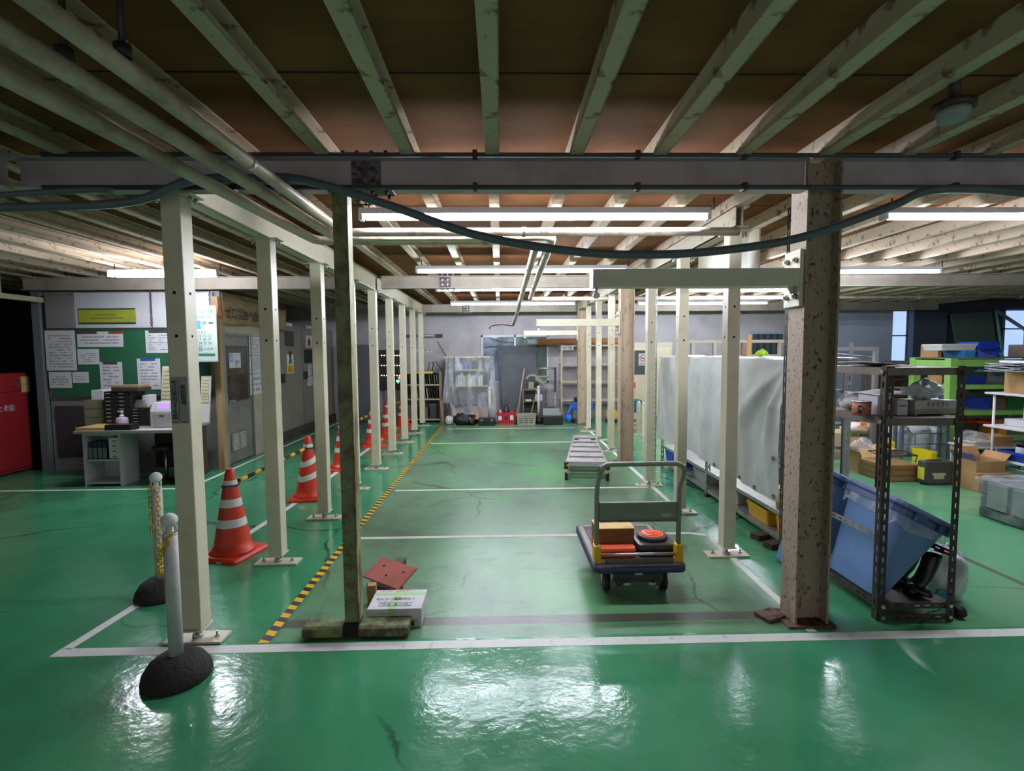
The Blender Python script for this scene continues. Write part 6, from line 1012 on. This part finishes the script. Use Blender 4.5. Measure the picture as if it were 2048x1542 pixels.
# grey wrapped case at the picture edge
t = thing('wrapped_case','grey stackable case wrapped in clear film on the floor at the right edge','case',(4.9,4.7,0)); gc = M('grey case plastic',(112,118,120),.45); xk, yk = 4.42, 3.74
def sk_(z0, z1, g, mat): m = MB(); m.loft(m.rrect([(xk+.40,yk+.39,.40+g,.39+g,.05,z0),(xk+.40,yk+.39,.40+g,.39+g,.05,z1)])); return m
part(t,'case_base',sk_(.0,.09,0,0),M('dark green grey base',(60,78,78),.5),.01); part(t,'case_lower',sk_(.092,.205,-.004,0),gc,.01); part(t,'case_upper',sk_(.208,.345,-.004,0),gc,.01)
for k in range(3): part(t,'ribbed_panel',MB().box(xk-.004,xk+.004,yk+.06+.22*k,yk+.24+.22*k,.10,.33),M('pale grey panel',(146,152,152),.5),.006)
part(t,'film_wrap',MB().grid(lambda u,v: (xk-.012-.006*math.sin(u*25+v*8) if v < .6 else xk-.012+(v-.6)*1.6, yk-.03+.84*u+.01*math.sin(v*20), (.02+v*.58) if v < .6 else .368+.02*math.sin(u*30+v*9)),40,24),film3)
# ================================================================== BACK RIGHT OPENINGS
dp = M('blue grey sheet door',(186,194,216),.5,c2=(176,184,206),sc=1.5); d = bpy.data.objects.new('door_3', None); COL.objects.link(d); d.location = (8.4,11.55,0); WM[d] = Matrix.Translation(d.location); prop(d,'blue-grey sliding sheet door beside the narrow bright window','door',kind='structure'); part(d,'door_leaf',MB().box(7.70,9.08,11.54,11.59,.02,2.42),dp,.004); part(d,'door_edge',MB().box(7.66,7.70,11.53,11.60,0,2.45),darksteel)
day = M('daylit pane',(176,204,250),.4,emit=.5); dk2 = M('dark navy column',(78,84,102),.7)
def pane(nm, label, x0, x1, z0, z1, bars, fm_):
    w_ = bpy.data.objects.new(nm, None); COL.objects.link(w_); w_.location = ((x0+x1)/2,Yb,z0); WM[w_] = Matrix.Translation(w_.location); prop(w_,label,'window',kind='structure'); part(w_,'window_pane',MB().box(x0,x1,11.66,11.67,z0,z1),day)
    for b in bars: part(w_,'glazing_bar',MB().box(b[0],b[1],11.62,11.65,b[2],b[3]),fm_)
    return w_
pane('window_3','narrow bright window strip right of the sliding door',9.08,9.5,1.2,2.42,[(9.08,9.5,1.84,1.87),(9.08,9.10,1.2,2.42),(9.48,9.5,1.2,2.42)],dk2)
pane('window_4','large bright window at the right edge with a diagonal brace in front',11.72,13.3,1.2,2.45,[(11.72,13.3,1.98,2.01),(11.72,11.82,1.2,2.45),(12.3,12.34,1.2,2.45)],M('pale blue frame'))
struct('trim_12', MB().box(9.5,10.28,11.45,11.62,0,ZC).box(10.28,11.72,11.58,11.62,0,ZC).box(7.66,13.9,11.5,11.62,2.45,ZC), dk2)
one('diagonal_brace', MB().cyl((11.45,11.5,2.42),(13.4,11.5,1.20),.04,8), M('pale blue frame'), 'pale diagonal steel brace in front of the large bright window', 'brace')
one('green_sheet', MB().loft([[(10.48,11.0,.0),(10.48,11.04,.0),(11.36,11.04,.0),(11.36,11.0,.0)],[(10.28,11.36,2.33),(10.28,11.40,2.33),(11.22,11.40,2.38),(11.22,11.36,2.38)]]), M('dull green panel',(92,116,108),.6), 'large dull green panel leaning between the two bright windows', 'panel'); one('green_batten', MB().cyl((11.27,11.30,2.36),(11.40,10.97,.02),.03,6), M('mint batten',(130,206,186),.5), 'mint green batten along the right edge of the green panel', 'batten')
# ================================================================== CAMERA, WORLD
cam = bpy.data.cameras.new('camera'); co = bpy.data.objects.new('camera', cam); COL.objects.link(co)
cam.sensor_width = 36; cam.lens = FPX/2048*36; cam.clip_start = .05; cam.clip_end = 100
def R3(v): return Vector(_ray(*v)).normalized()
fw = R3((1024,771)); rt = Vector(_ray(1124,771))-Vector(_ray(924,771)); rt = (rt-fw*rt.dot(fw)).normalized(); up = rt.cross(fw)
co.matrix_world = Matrix.Translation((0,0,HC)) @ Matrix((( rt.x,up.x,-fw.x,0),(rt.y,up.y,-fw.y,0),(rt.z,up.z,-fw.z,0),(0,0,0,1)))
SC.camera = co
w = bpy.data.worlds.new('world'); SC.world = w; w.use_nodes = True
bg = w.node_tree.nodes['Background']; bg.inputs[0].default_value = (.78,.78,.80,1); bg.inputs[1].default_value = .30
SC.view_settings.view_transform = 'Standard'; SC.view_settings.look = 'None'; SC.view_settings.gamma = 1; SC.view_settings.exposure = 1.05
SC.view_settings.use_curve_mapping = False
SC.cycles.max_bounces = 8; SC.cycles.transparent_max_bounces = 16; SC.cycles.sample_clamp_indirect = 4
